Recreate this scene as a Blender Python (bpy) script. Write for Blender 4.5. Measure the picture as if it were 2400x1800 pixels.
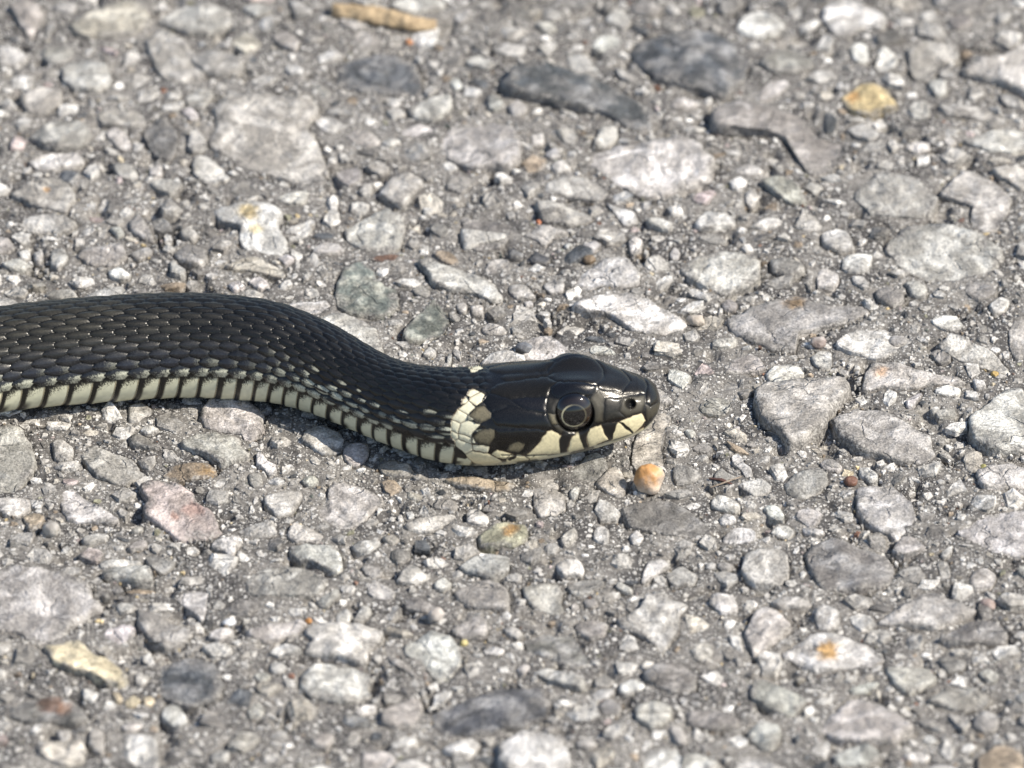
import bpy, math
import numpy as np
from mathutils import Vector

# ------------------------------------------------------------------ scene, camera, sky, sun, exposure
for ob in list(bpy.data.objects):
    bpy.data.objects.remove(ob, do_unlink=True)
scene = bpy.context.scene
COL = scene.collection
MM = 0.001
ELEV = math.radians(36.87)          # the camera looks down on the road at this angle
DIST = 1.30                         # metres from lens to road
FRAME = 0.120                       # width of road seen at that distance
CE, SE = math.cos(ELEV), math.sin(ELEV)
cam_pos = np.array([0.0, -DIST * CE, DIST * SE])
cam = bpy.data.objects.new('camera', bpy.data.cameras.new('camera'))
COL.objects.link(cam)
cam.location = cam_pos
cam.rotation_euler = (math.pi / 2 - ELEV, 0, 0)
cam.data.sensor_width = 36
cam.data.lens = 36 * DIST / FRAME
cam.data.clip_start = 0.05
cam.data.clip_end = 500
cam.data.dof.use_dof = True
cam.data.dof.focus_distance = DIST - 0.006
cam.data.dof.aperture_fstop = 26
scene.camera = cam

SUN = np.array([0.68, -0.17, 0.74]); SUN /= np.linalg.norm(SUN)
world = bpy.data.worlds.new('World'); scene.world = world; world.use_nodes = True
nt = world.node_tree; nt.nodes.clear()
sky = nt.nodes.new('ShaderNodeTexSky'); sky.sky_type = 'NISHITA'; sky.sun_disc = False
sky.sun_elevation = math.asin(SUN[2]); sky.sun_rotation = math.atan2(SUN[0], SUN[1])
bg = nt.nodes.new('ShaderNodeBackground'); bg.inputs['Strength'].default_value = 0.105
wo = nt.nodes.new('ShaderNodeOutputWorld')
nt.links.new(sky.outputs[0], bg.inputs[0]); nt.links.new(bg.outputs[0], wo.inputs[0])
sl = bpy.data.lights.new('sun', 'SUN'); sl.energy = 4.2; sl.angle = math.radians(0.5); sl.color = (1.0, 0.94, 0.85)
sun = bpy.data.objects.new('sun', sl); COL.objects.link(sun)
sun.location = Vector(SUN) * 2
sun.rotation_euler = Vector(SUN).to_track_quat('Z', 'Y').to_euler()
scene.view_settings.view_transform = 'Standard'
scene.view_settings.look = 'None'
scene.view_settings.gamma = 1.0
scene.view_settings.use_curve_mapping = False
scene.view_settings.exposure = 0.66

# ------------------------------------------------------------------ helpers
rng = np.random.default_rng(7)
K = FRAME / DIST / 2400.0

def ground_point(px, py, z=0.0):
    """Where the line of sight through a measured spot of the photograph meets the level z."""
    px = np.asarray(px, float); py = np.asarray(py, float)
    a = (px - 1200) * K; b = (900 - py) * K
    dy = CE + SE * b; dz = -SE + CE * b
    t = (z - cam_pos[2]) / dz
    return np.stack([a * t, cam_pos[1] + dy * t, np.broadcast_to(z, t.shape) + 0 * t], -1)

def measure(P):
    d = P - cam_pos
    depth = d[..., 1] * CE - d[..., 2] * SE
    u = d[..., 0] / depth; v = (d[..., 1] * SE + d[..., 2] * CE) / depth
    return np.stack([1200 + u / K, 900 - v / K], -1)

def hash2(ix, iy, s=0):
    h = (ix.astype(np.int64) * 374761393 + iy.astype(np.int64) * 668265263 + s * 1442695041) & 0xFFFFFFFF
    h = ((h ^ (h >> 13)) * 1274126177) & 0xFFFFFFFF
    h = ((h ^ (h >> 16)) * 2246822519) & 0xFFFFFFFF
    return ((h ^ (h >> 15)) & 0xFFFFFF) / float(0xFFFFFF)

def vnoise(x, y, s=0):
    ix = np.floor(x); iy = np.floor(y); fx = x - ix; fy = y - iy
    fx = fx * fx * (3 - 2 * fx); fy = fy * fy * (3 - 2 * fy)
    a = hash2(ix, iy, s); b = hash2(ix + 1, iy, s); c = hash2(ix, iy + 1, s); d = hash2(ix + 1, iy + 1, s)
    return (a * (1 - fx) + b * fx) * (1 - fy) + (c * (1 - fx) + d * fx) * fy

def fbm(x, y, s=0, o=3):
    r = 0; a = 0.5; t = 0
    for i in range(o):
        r = r + a * vnoise(x * 2 ** i, y * 2 ** i, s + 17 * i); t += a; a *= 0.5
    return r / t

def smooth(a, b, x):
    t = np.clip((x - a) / (b - a), 0, 1); return t * t * (3 - 2 * t)

def np_mesh(name, V, faces, col=None, smooth_shade=True, edge=None):
    """faces: list of integer arrays (n, k)"""
    me = bpy.data.meshes.new(name)
    V = np.asarray(V, np.float32)
    me.vertices.add(len(V)); me.vertices.foreach_set('co', V.ravel())
    loops = np.concatenate([f.ravel() for f in faces]).astype(np.int32)
    counts = np.concatenate([np.full(len(f), f.shape[1]) for f in faces])
    starts = np.concatenate([[0], np.cumsum(counts)[:-1]]).astype(np.int32)
    me.loops.add(len(loops)); me.loops.foreach_set('vertex_index', loops)
    me.polygons.add(len(counts)); me.polygons.foreach_set('loop_start', starts)
    me.polygons.foreach_set('use_smooth', np.full(len(counts), smooth_shade))
    if col is not None:
        at = me.attributes.new('Col', 'FLOAT_COLOR', 'POINT')
        at.data.foreach_set('color', np.asarray(col, np.float32).ravel())
    if edge is not None:
        at = me.attributes.new('Edge', 'FLOAT', 'POINT'); at.data.foreach_set('value', np.asarray(edge, np.float32).ravel())
    me.update(calc_edges=True); me.validate()
    return me

def add_obj(name, me, mat, parent=None):
    o = bpy.data.objects.new(name, me); COL.objects.link(o)
    if mat is not None: me.materials.append(mat)
    if parent is not None: o.parent = parent
    return o

def tag(o, label, cat, group=None):
    o['label'] = label; o['category'] = cat
    if group: o['group'] = group
    return o

class Nodes:
    def __init__(self, name):
        self.m = bpy.data.materials.new(name); self.m.use_nodes = True
        self.t = self.m.node_tree; self.t.nodes.clear()
        self.out = self.t.nodes.new('ShaderNodeOutputMaterial')
        self.p = self.t.nodes.new('ShaderNodeBsdfPrincipled')
        self.t.links.new(self.p.outputs[0], self.out.inputs[0])
    def n(self, typ, **kw):
        nd = self.t.nodes.new(typ)
        for k, v in kw.items(): setattr(nd, k, v)
        return nd
    def l(self, a, b): self.t.links.new(a, b)
    def math(self, op, a, b=None, c=None):
        nd = self.n('ShaderNodeMath', operation=op)
        for i, v in enumerate((a, b, c)):
            if v is None: continue
            if isinstance(v, (int, float)): nd.inputs[i].default_value = v
            else: self.l(v, nd.inputs[i])
        return nd.outputs[0]
    def noise(self, vec, scale, detail=4, rough=0.55, dist=0.0):
        nd = self.n('ShaderNodeTexNoise'); nd.inputs['Scale'].default_value = scale
        nd.inputs['Detail'].default_value = detail; nd.inputs['Roughness'].default_value = rough
        nd.inputs['Distortion'].default_value = dist
        self.l(vec, nd.inputs['Vector']); return nd.outputs[0]
    def ramp(self, fac, a, b, lo=0.0, hi=1.0):
        nd = self.n('ShaderNodeMapRange'); nd.interpolation_type = 'SMOOTHSTEP'
        self.l(fac, nd.inputs[0])
        for i, v in zip((1, 2, 3, 4), (a, b, lo, hi)): nd.inputs[i].default_value = v
        return nd.outputs[0]
    def mix(self, fac, a, b, mode='MIX'):
        nd = self.n('ShaderNodeMix', data_type='RGBA', blend_type=mode)
        for sock, v in ((nd.inputs[0], fac), (nd.inputs[6], a), (nd.inputs[7], b)):
            if isinstance(v, (int, float)): sock.default_value = v
            elif isinstance(v, tuple): sock.default_value = (*v, 1)
            else: self.l(v, sock)
        return nd.outputs[2]
    def bump(self, h, dist, strength=1.0, normal=None):
        nd = self.n('ShaderNodeBump'); nd.inputs['Distance'].default_value = dist
        nd.inputs['Strength'].default_value = strength
        self.l(h, nd.inputs['Height'])
        if normal is not None: self.l(normal, nd.inputs['Normal'])
        return nd.outputs[0]

# ------------------------------------------------------------------ materials
def stone_material():
    N = Nodes('limestone_aggregate')
    at = N.n('ShaderNodeAttribute', attribute_name='Col')
    geo = N.n('ShaderNodeNewGeometry')
    # each stone samples its own piece of rock: shift and turn the texture by its seed
    sh = N.n('ShaderNodeCombineXYZ')
    N.l(N.math('MULTIPLY', at.outputs['Alpha'], 3.0), sh.inputs[0])
    N.l(N.math('MULTIPLY', at.outputs['Alpha'], 7.0), sh.inputs[1])
    add = N.n('ShaderNodeVectorMath', operation='ADD'); N.l(geo.outputs['Position'], add.inputs[0]); N.l(sh.outputs[0], add.inputs[1])
    pos = add.outputs[0]
    rot = N.n('ShaderNodeVectorRotate', rotation_type='Z_AXIS'); N.l(geo.outputs['Position'], rot.inputs['Vector'])
    N.l(N.math('MULTIPLY', at.outputs['Alpha'], 40.0), rot.inputs['Angle'])
    scl = N.n('ShaderNodeVectorMath', operation='MULTIPLY'); N.l(rot.outputs[0], scl.inputs[0]); scl.inputs[1].default_value = (1, 3.0, 1)
    mott = N.noise(pos, 210, 5, 0.62, 1.2)
    strk = N.noise(scl.outputs[0], 330, 4, 0.65, 1.5)
    grain = N.noise(pos, 3800, 3, 0.7)
    c = N.mix(N.ramp(mott, 0.42, 0.64), (0.74, 0.73, 0.715), (1.48, 1.48, 1.48))
    c = N.mix(1.0, c, N.mix(N.ramp(strk, 0.34, 0.68), (0.80, 0.80, 0.80), (1.16, 1.16, 1.16)), 'MULTIPLY')
    c = N.mix(1.0, c, N.mix(N.ramp(grain, 0.3, 0.7), (0.62, 0.62, 0.62), (1.3, 1.3, 1.3)), 'MULTIPLY')
    c = N.mix(1.0, at.outputs['Color'], c, 'MULTIPLY')
    # tar still clinging in the pores
    tarmask = N.math('MULTIPLY', N.ramp(N.noise(pos, 2300, 3, 0.75), 0.56, 0.64), N.ramp(N.noise(pos, 420, 3), 0.40, 0.62))
    c = N.mix(N.math('MULTIPLY', tarmask, 0.75), c, (0.085, 0.08, 0.08))
    # road dirt caught round the rims
    ed = N.n('ShaderNodeAttribute', attribute_name='Edge')
    rag = N.math('ADD', ed.outputs['Fac'], N.math('MULTIPLY', N.math('SUBTRACT', N.noise(pos, 420, 4, 0.7), 0.5), 1.5))
    speck = N.noise(pos, 2600, 3, 0.75)
    dirt = N.mix(N.ramp(speck, 0.40, 0.66), (0.085, 0.078, 0.071), (0.44, 0.412, 0.366))
    c = N.mix(N.ramp(rag, 0.74, 1.08, 0.0, 0.8), c, dirt)
    N.l(c, N.p.inputs['Base Color'])
    N.l(N.ramp(mott, 0.3, 0.7, 0.72, 0.5), N.p.inputs['Roughness'])
    N.p.inputs['Specular IOR Level'].default_value = 0.35
    hgt = N.math('ADD', N.math('MULTIPLY', N.noise(pos, 700, 4, 0.62, 0.3), 1.0), N.math('MULTIPLY', grain, 0.22))
    hgt = N.math('ADD', hgt, N.math('MULTIPLY', strk, 0.25))
    # broken faces and hairline cracks
    wob = N.n('ShaderNodeVectorMath', operation='ADD'); N.l(pos, wob.inputs[0])
    wn = N.n('ShaderNodeTexNoise'); wn.inputs['Scale'].default_value = 500; N.l(pos, wn.inputs['Vector'])
    ws = N.n('ShaderNodeVectorMath', operation='SCALE'); N.l(wn.outputs['Color'], ws.inputs[0]); ws.inputs['Scale'].default_value = 0.0018
    N.l(ws.outputs[0], wob.inputs[1])
    vo = N.n('ShaderNodeTexVoronoi'); vo.inputs['Scale'].default_value = 420; N.l(wob.outputs[0], vo.inputs['Vector'])
    hgt = N.math('ADD', hgt, N.math('MULTIPLY', vo.outputs['Distance'], 0.7))
    vc = N.n('ShaderNodeTexVoronoi', feature='DISTANCE_TO_EDGE'); vc.inputs['Scale'].default_value = 190; N.l(wob.outputs[0], vc.inputs['Vector'])
    crack = N.math('MULTIPLY', N.ramp(vc.outputs['Distance'], 0.006, 0.03, 1.0, 0.0), N.ramp(N.noise(pos, 160, 3), 0.5, 0.6))
    hgt = N.math('SUBTRACT', hgt, N.math('MULTIPLY', crack, 0.6))
    N.l(N.bump(hgt, 0.0005), N.p.inputs['Normal'])
    return N.m

def matrix_material():
    N = Nodes('weathered_asphalt')
    geo = N.n('ShaderNodeNewGeometry'); pos = geo.outputs['Position']
    dust = N.noise(pos, 130, 5, 0.62, 0.4)
    fine = N.noise(pos, 1500, 5, 0.75)
    c = N.mix(N.ramp(dust, 0.34, 0.66), (0.055, 0.051, 0.048), (0.205, 0.190, 0.168))
    c = N.mix(1.0, c, N.mix(N.ramp(fine, 0.32, 0.68), (0.55, 0.55, 0.55), (1.5, 1.5, 1.5)), 'MULTIPLY')
    heights = N.math('MULTIPLY', fine, 0.6)
    # sand grains showing in the binder, three sizes
    for scale, thr, w in ((1100, 0.58, 0.5), (2100, 0.52, 0.35), (4200, 0.5, 0.2)):
        vo = N.n('ShaderNodeTexVoronoi'); vo.inputs['Scale'].default_value = scale; N.l(pos, vo.inputs['Vector'])
        sep = N.n('ShaderNodeSeparateColor'); N.l(vo.outputs['Color'], sep.inputs[0])
        inside = N.ramp(vo.outputs['Distance'], 0.28, 0.42, 1.0, 0.0)
        m = N.math('MULTIPLY', N.math('GREATER_THAN', sep.outputs[0], thr), inside)
        br = N.mix(sep.outputs[1], (0.17, 0.157, 0.14), (0.62, 0.595, 0.545))
        c = N.mix(m, c, br)
        heights = N.math('ADD', heights, N.math('MULTIPLY', m, w))
    # past the built bed the aggregate is only a pattern of the surface
    sx = N.n('ShaderNodeSeparateXYZ'); N.l(pos, sx.inputs[0])
    away = N.math('MAXIMUM', N.math('SUBTRACT', N.math('ABSOLUTE', sx.outputs[0]), 0.0915), N.math('SUBTRACT', N.math('ABSOLUTE', N.math('SUBTRACT', sx.outputs[1], 0.009)), 0.1205))
    beyond = N.math('GREATER_THAN', away, 0.0)
    for scale, thr in ((520, 0.35), (230, 0.45), (120, 0.62)):
        vo = N.n('ShaderNodeTexVoronoi'); vo.inputs['Scale'].default_value = scale; N.l(pos, vo.inputs['Vector'])
        sep = N.n('ShaderNodeSeparateColor'); N.l(vo.outputs['Color'], sep.inputs[0])
        m = N.math('MULTIPLY', N.math('GREATER_THAN', sep.outputs[0], thr), N.ramp(vo.outputs['Distance'], 0.34, 0.42, 1.0, 0.0))
        m = N.math('MULTIPLY', m, beyond)
        br = N.mix(sep.outputs[1], (0.20, 0.19, 0.17), (0.50, 0.475, 0.43))
        br = N.mix(1.0, br, N.mix(N.ramp(fine, 0.32, 0.68), (0.7, 0.7, 0.7), (1.3, 1.3, 1.3)), 'MULTIPLY')
        c = N.mix(m, c, br); heights = N.math('ADD', heights, N.math('MULTIPLY', m, 1.2))
    N.l(c, N.p.inputs['Base Color'])
    N.p.inputs['Roughness'].default_value = 0.8
    N.p.inputs['Specular IOR Level'].default_value = 0.3
    N.l(N.bump(heights, 0.00025), N.p.inputs['Normal'])
    return N.m

MAT_STONE = stone_material()
MAT_MATRIX = matrix_material()

# ------------------------------------------------------------------ measured stones
# one entry per view of the photograph: left, top and magnification, then outlines with a tone letter
VIEWS = dict(A=(0, 0, 2.765), B=(800, 0, 2.765), C=(1600, 0, 2.765), D=(1600, 600, 2.765), E=(0, 1000, 2.765),
             F=(800, 1000, 2.765), G=(1600, 1200, 2.765), H=(0, 1400, 4.148), I=(800, 400, 2.765), J=(0, 400, 2.765),
             K=(400, 1200, 2.765), M=(1000, 1200, 2.765), Q=(1500, 900, 3.687), R=(300, 900, 3.687), S=(1000, 780, 3.687))
STONES = {
'R': '''l 650 200 720 150 900 130 1080 170 1180 280 1180 400 1060 510 1010 490 980 440 800 420 640 370 600 300
l 450 520 560 460 720 440 920 470 980 500 970 560 1080 640 930 690 800 720 700 650 480 560
p 80 920 200 870 400 890 560 960 600 1050 700 1090 790 1200 830 1300 800 1330 420 1370 300 1250 140 1170 120 1110 170 1030
w 1160 990 1380 930 1500 940 1520 990 1450 1070 1420 1130 1330 1160 1270 1150 1240 1090 1180 1060
l 1620 1080 1720 1020 1720 880 1850 850 2050 910 2200 980 2212 1050 2080 1130 2070 1190 1900 1270 1840 1270 1630 1170
w 720 1370 980 1340 1000 1380 940 1430 930 1500 880 1540 830 1470 720 1440
l 1380 1300 1420 1230 1550 1260 1700 1330 1700 1390 1450 1390 1370 1350
w 1380 1420 1500 1415 1780 1420 1840 1490 1860 1590 1800 1640 1740 1640 1560 1550 1480 1560 1400 1490
w 1920 1420 2000 1390 2150 1370 2200 1390 2150 1450 2080 1490 1950 1470
t 290 800 350 720 520 680 690 680 780 750 700 800 560 830 420 830
w 1110 590 1150 600 1220 680 1290 700 1290 760 1220 800 1180 750 1100 700
l 1480 840 1540 800 1610 790 1660 840 1600 890 1530 880
w 1850 600 1880 520 2000 490 2090 530 2090 600 2040 660 1950 690 1880 650
l 1480 500 1530 400 1680 360 1850 420 1880 480 1830 580 1700 610 1560 540
w 100 400 170 350 290 400 160 440
l 0 200 120 170 230 250 60 340 0 330
m 150 1500 280 1510 420 1550 340 1640 280 1650 160 1560
m 0 460 60 440 170 470 240 530 310 545 180 560 60 540 0 520
m 1030 780 1090 755 1160 800 1170 860 1110 910 1050 870''',
'E': '''l -60 20 0 0 140 10 200 120 250 230 200 340 80 450 -40 450 -120 250
l 520 190 600 120 710 160 870 210 910 290 960 310 800 380 620 330 560 260
l 330 100 400 80 480 140 480 220 420 240 350 230
w 390 400 460 390 540 460 640 520 790 620 730 640 560 620 430 630 390 500
w -20 470 100 455 190 480 200 540 130 580 40 590 -20 560
w 180 465 300 495 250 540 205 530
t 140 590 220 560 300 590 250 690 180 690
l -60 950 100 925 280 960 500 1020 600 1060 600 1140 680 1190 600 1250 530 1270 400 1370 260 1410 100 1330 -80 1310
w 640 880 780 870 930 880 920 910 650 930
l 650 950 820 920 990 930 1000 1020 900 1030 760 1000 660 1000
w 1140 1120 1200 1070 1300 1060 1350 1090 1340 1220 1310 1270 1260 1230 1170 1160
l 880 1190 1000 1220 1090 1290 1200 1320 1270 1370 1180 1440 1060 1450 960 1390 890 1290
l 740 1170 830 1150 890 1180 860 1220 770 1230
y 265 1440 380 1420 490 1380 560 1430 620 1500 700 1520 790 1600 850 1660 790 1700 700 1690 560 1620 450 1600 330 1540
w 530 730 640 690 710 700 700 740 580 770 520 760
l 810 800 880 750 950 740 960 780 860 820
l 830 690 900 650 940 670 900 700''',
'H': '''y 1210 1000 1300 950 1370 1000 1330 1060 1230 1060
y 1390 970 1470 950 1515 1000 1470 1060 1400 1050
y 1080 920 1160 940 1200 1000 1150 1030 1100 990
g 100 1050 350 1000 560 960 760 1050 900 1200 700 1240 300 1220 80 1180
l 540 1290 680 1290 710 1350 640 1450 580 1400
l 870 1300 960 1270 1020 1350 1020 1560 960 1540 850 1470
w 1170 1260 1350 1220 1410 1250 1300 1310 1180 1310
l 1310 730 1480 770 1380 880 1310 850
d 1530 700 1800 590 2100 640 2180 850 2150 980 1850 1080 1560 950''',
'K': '''l 480 780 620 740 780 720 840 690 890 720 850 790 740 820 620 850 500 810
w 850 790 900 760 1050 740 1250 740 1380 800 1370 850 1280 900 1280 1000 1220 1000 1100 960 870 930 880 880 920 840
w 840 1080 920 1000 1060 990 1200 1020 1310 1060 1270 1110 1300 1180 1180 1240 1080 1250 920 1210 840 1150
w 1500 880 1580 840 1680 780 1780 800 1880 900 1890 980 1820 1060 1720 1090 1640 1000 1600 960 1510 940
l 1390 930 1450 940 1560 1020 1610 1080 1550 1060 1430 990
l 1830 520 1950 470 2080 450 2180 500 2210 620 2190 650 2050 640 1920 620 1850 580
l 1800 790 1900 730 2000 680 2060 720 2060 830 1900 840
w 1070 660 1140 620 1180 660 1150 730 1080 720
w 1170 720 1250 600 1310 640 1290 690 1220 720
m 930 600 1020 540 1090 500 1100 560 1000 640
m 1220 370 1340 330 1380 400 1310 450
w 1450 470 1500 390 1560 350 1620 390 1640 420 1700 430 1600 480
m 1430 260 1530 250 1570 300 1480 360 1420 320
w 1700 470 1770 430 1830 480 1770 530 1710 500
l 1370 180 1440 160 1500 200 1450 230 1380 210
l 1500 110 1600 60 1820 30 1870 40 1760 110 1660 150 1540 140
l 1860 380 1960 310 2080 290 2200 300 2190 400 2080 450 1950 420
w 640 990 720 980 770 1020 690 1060 640 1040
l 530 1060 600 1030 660 1080 580 1110
l 490 1290 560 1230 620 1280 580 1350 500 1340
w 1180 1290 1260 1230 1340 1240 1330 1290 1220 1320
l 1350 1310 1480 1240 1600 1200 1640 1260 1580 1400 1450 1400 1360 1370
d 1680 1400 1720 1300 1880 1200 2100 1150 2400 1130 2460 1200 2450 1330 2250 1430 2000 1460 1800 1450
w 1740 1560 1820 1500 1960 1460 2010 1510 1950 1590 1850 1590
w 250 1570 340 1540 390 1570 370 1620 260 1620
l 1430 1650 1560 1600 1700 1650 1690 1720 1450 1720
l 180 890 300 860 420 910 380 950 260 950''',
'M': '''w 450 1550 520 1490 640 1440 780 1460 900 1500 940 1580 930 1700 550 1720 460 1640
l 610 490 720 470 850 470 880 520 870 590 900 660 830 670 690 640 640 580
w 830 350 900 310 990 320 1020 380 1020 420 880 425
m 900 480 1000 440 1150 440 1160 480 1040 540 930 540
w 1210 480 1240 450 1340 500 1330 530 1230 500
l 1010 570 1090 560 1120 600 1060 630 1020 610
l 930 600 970 580 1000 640 940 660
l 1380 470 1430 320 1540 310 1580 340 1500 400 1420 460
m 1540 400 1640 340 1760 400 1740 460 1600 480
l 1220 700 1380 640 1420 540 1520 530 1600 580 1700 600 1650 660 1640 760 1560 850 1520 910 1480 840 1370 790 1260 750
m 960 720 1080 690 1180 720 1160 800 1060 830 970 780
g 620 840 760 790 950 800 1020 900 1060 980 960 1010 800 960 660 920
w 670 1040 760 1020 900 1060 1050 1130 1020 1180 860 1130 740 1080
l 1080 1080 1160 1050 1230 1090 1190 1140 1090 1140
w 1060 1190 1160 1150 1230 1160 1200 1210 1080 1240
w 1240 1130 1330 1090 1420 1130 1400 1160 1290 1200 1240 1180
g 1390 1070 1500 1000 1640 1000 1760 1080 1740 1160 1600 1190 1450 1130
m 1100 1270 1180 1230 1270 1270 1250 1330 1130 1330
l 1340 1280 1480 1240 1600 1290 1560 1400 1450 1430 1360 1370
m 1680 1310 1850 1280 2030 1340 2020 1400 1850 1420 1700 1390
w 1370 1600 1470 1540 1620 1530 1640 1600 1900 1640 1850 1720 1400 1710
l 960 1500 1030 1480 1120 1520 1060 1550 970 1540
l 360 900 440 870 520 900 470 940 380 930
w 570 1030 640 980 680 1010 620 1060
l 480 760 560 750 640 810 600 840 510 800
v 320 190 420 120 520 80 650 100 670 160 580 240 430 240 340 230''',
'Q': '''l 980 200 1000 80 1100 30 1400 10 1780 -20 1830 60 1760 180 1640 340 1580 430 1400 560 1290 580 1200 470 1080 400 1000 290
m 830 70 970 40 960 120 880 130
g -180 1080 0 1030 250 1020 480 1130 640 1280 480 1340 200 1300 -100 1230
w 600 1030 660 970 760 990 870 1060 860 1120 720 1110 620 1080
w 840 880 930 840 1050 810 1150 880 1130 930 1000 980 900 930
m 1240 880 1320 790 1480 760 1600 760 1640 850 1560 930 1400 1010 1270 960
w 790 620 840 590 880 630 900 690 960 730 980 790 920 820 880 750 800 700
l 640 780 700 720 760 780 860 810 620 890
l 1550 670 1640 640 1720 680 1750 740 1650 740
w 1880 720 1960 710 2050 770 2060 830 1990 870 1900 800
w 1860 1000 1870 900 2000 880 2200 900 2350 1000 2400 1150 2250 1350 2100 1300 1920 1220 1860 1100
l 870 1560 900 1480 1050 1430 1200 1420 1280 1480 1300 1620 1220 1750 1000 1750 900 1700 860 1640
g 1420 1500 1500 1400 1700 1360 1900 1450 2100 1480 2200 1600 2180 1750 1900 1800 1550 1780 1480 1650
w 1390 1240 1480 1250 1610 1280 1560 1320 1410 1300
w 1120 1280 1200 1220 1300 1240 1350 1290 1280 1340 1190 1320
m 640 1560 760 1540 820 1570 790 1620 680 1610
l 440 560 540 500 640 560 620 600 500 590
w 380 400 440 400 490 430 450 470 400 440
w 800 370 870 360 860 410 820 410
c -20 420 110 240 210 200 280 280 230 390 190 560 210 700 100 720 -20 760 -80 700 -60 560
w 670 1170 740 1120 840 1150 830 1210 700 1220''',
'S': '''m 1390 1050 1480 1035 1560 1110 1580 1170 1500 1270 1350 1290 1200 1250
c 1440 1310 1600 1170 1690 1210 1740 1330 1720 1420 1640 1440''',
'D': '''l 1160 800 1220 730 1400 720 1600 790 1780 800 1850 850 1600 850 1440 880 1300 870 1160 890
w 530 780 580 730 680 700 770 720 800 780 720 830 620 850 540 820
w 830 650 900 610 970 620 970 720 900 740 840 690
l 1630 590 1740 510 1900 580 2020 650 2130 770 2060 770 1900 720 1760 670
w -40 100 100 0 250 -40 400 0 500 40 520 140 440 200 270 250 120 190
m 240 450 330 400 400 360 600 270 780 250 860 300 1250 330 1100 430 960 470 760 500 730 620 600 620 420 560 300 510
l 240 310 300 270 360 310 350 350 270 350
l 560 30 660 10 780 60 800 110 700 150 580 110
m 1240 240 1320 210 1430 250 1440 310 1360 350 1260 310
l 1430 190 1500 170 1590 230 1570 290 1480 270
w 1980 330 2060 270 2130 300 2090 370 2010 400
l 2110 490 2150 420 2250 400 2260 700 2150 690 2110 600
l 1840 1060 1950 1000 2080 870 2200 860 2300 1000 2300 1250 2100 1280 1930 1250 1860 1150
l 960 1100 1020 1050 1220 1005 1330 1020 1480 1110 1620 1180 1640 1300 1580 1350 1430 1340 1120 1270 1010 1200
w 1890 1400 2000 1360 2130 1340 2250 1380 2250 1500 2100 1510 1920 1510
w 1440 960 1540 890 1560 910 1500 990 1450 990
w 1620 880 1720 850 1820 870 1760 920 1640 910
l 1600 1010 1650 980 1680 1020 1620 1040
w 1870 810 1960 820 1970 860 1900 870
l 1330 570 1340 530 1450 530 1460 570 1380 600
m 1590 640 1650 610 1740 640 1740 690 1660 700
l 880 1340 960 1310 1040 1360 1020 1400 920 1390''',
'G': '''w 1760 120 1900 40 2080 0 2300 -20 2350 200 2200 290 2000 270 1850 210
l 1240 740 1400 620 1580 520 1700 560 1930 660 1860 700 1640 780 1500 750 1330 740
w 400 790 460 640 560 630 680 700 710 760 600 850 540 910 460 960 420 880
w 630 920 820 800 960 790 1180 850 1330 940 1240 1000 1000 1030 850 1040 720 980
l 1300 1010 1450 1000 1600 1020 1660 1080 1560 1140 1450 1180 1360 1120
l 870 1420 980 1290 1120 1200 1260 1240 1400 1330 1510 1420 1400 1500 1200 1500 1020 1490
l 1880 1340 1960 1280 2060 1320 2050 1400 1950 1430 1880 1400
w 1550 1460 1600 1430 1670 1470 1640 1500 1570 1500
w 1420 1570 1520 1540 1620 1570 1560 1620 1450 1610
l 960 1590 1060 1540 1200 1510 1300 1580 1200 1640 1020 1650
l 400 1450 500 1370 640 1390 640 1480 560 1560 460 1510
m 1560 1230 1700 1140 1900 1130 2000 1190 1960 1260 1800 1280
l 560 590 640 550 760 560 860 600 800 620 620 630
l 1850 470 1880 390 1980 370 2040 420 2000 500 1900 540
g 1640 850 1860 720 2000 720 2120 800 2100 860 1800 870
l 1060 1150 1150 1120 1280 1110 1260 1150 1120 1180
w 1910 1040 1980 1010 2060 1060 2030 1110 1950 1090
m 1640 960 1740 940 1850 960 1830 1020 1700 1040
w 1660 290 1760 220 1740 290 1690 320
l 1640 330 1720 330 1740 430 1680 460
l -20 1600 80 1570 250 1640 240 1720 -20 1720
t 1900 1600 2050 1520 2212 1560 2212 1700 1900 1700''',
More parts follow.
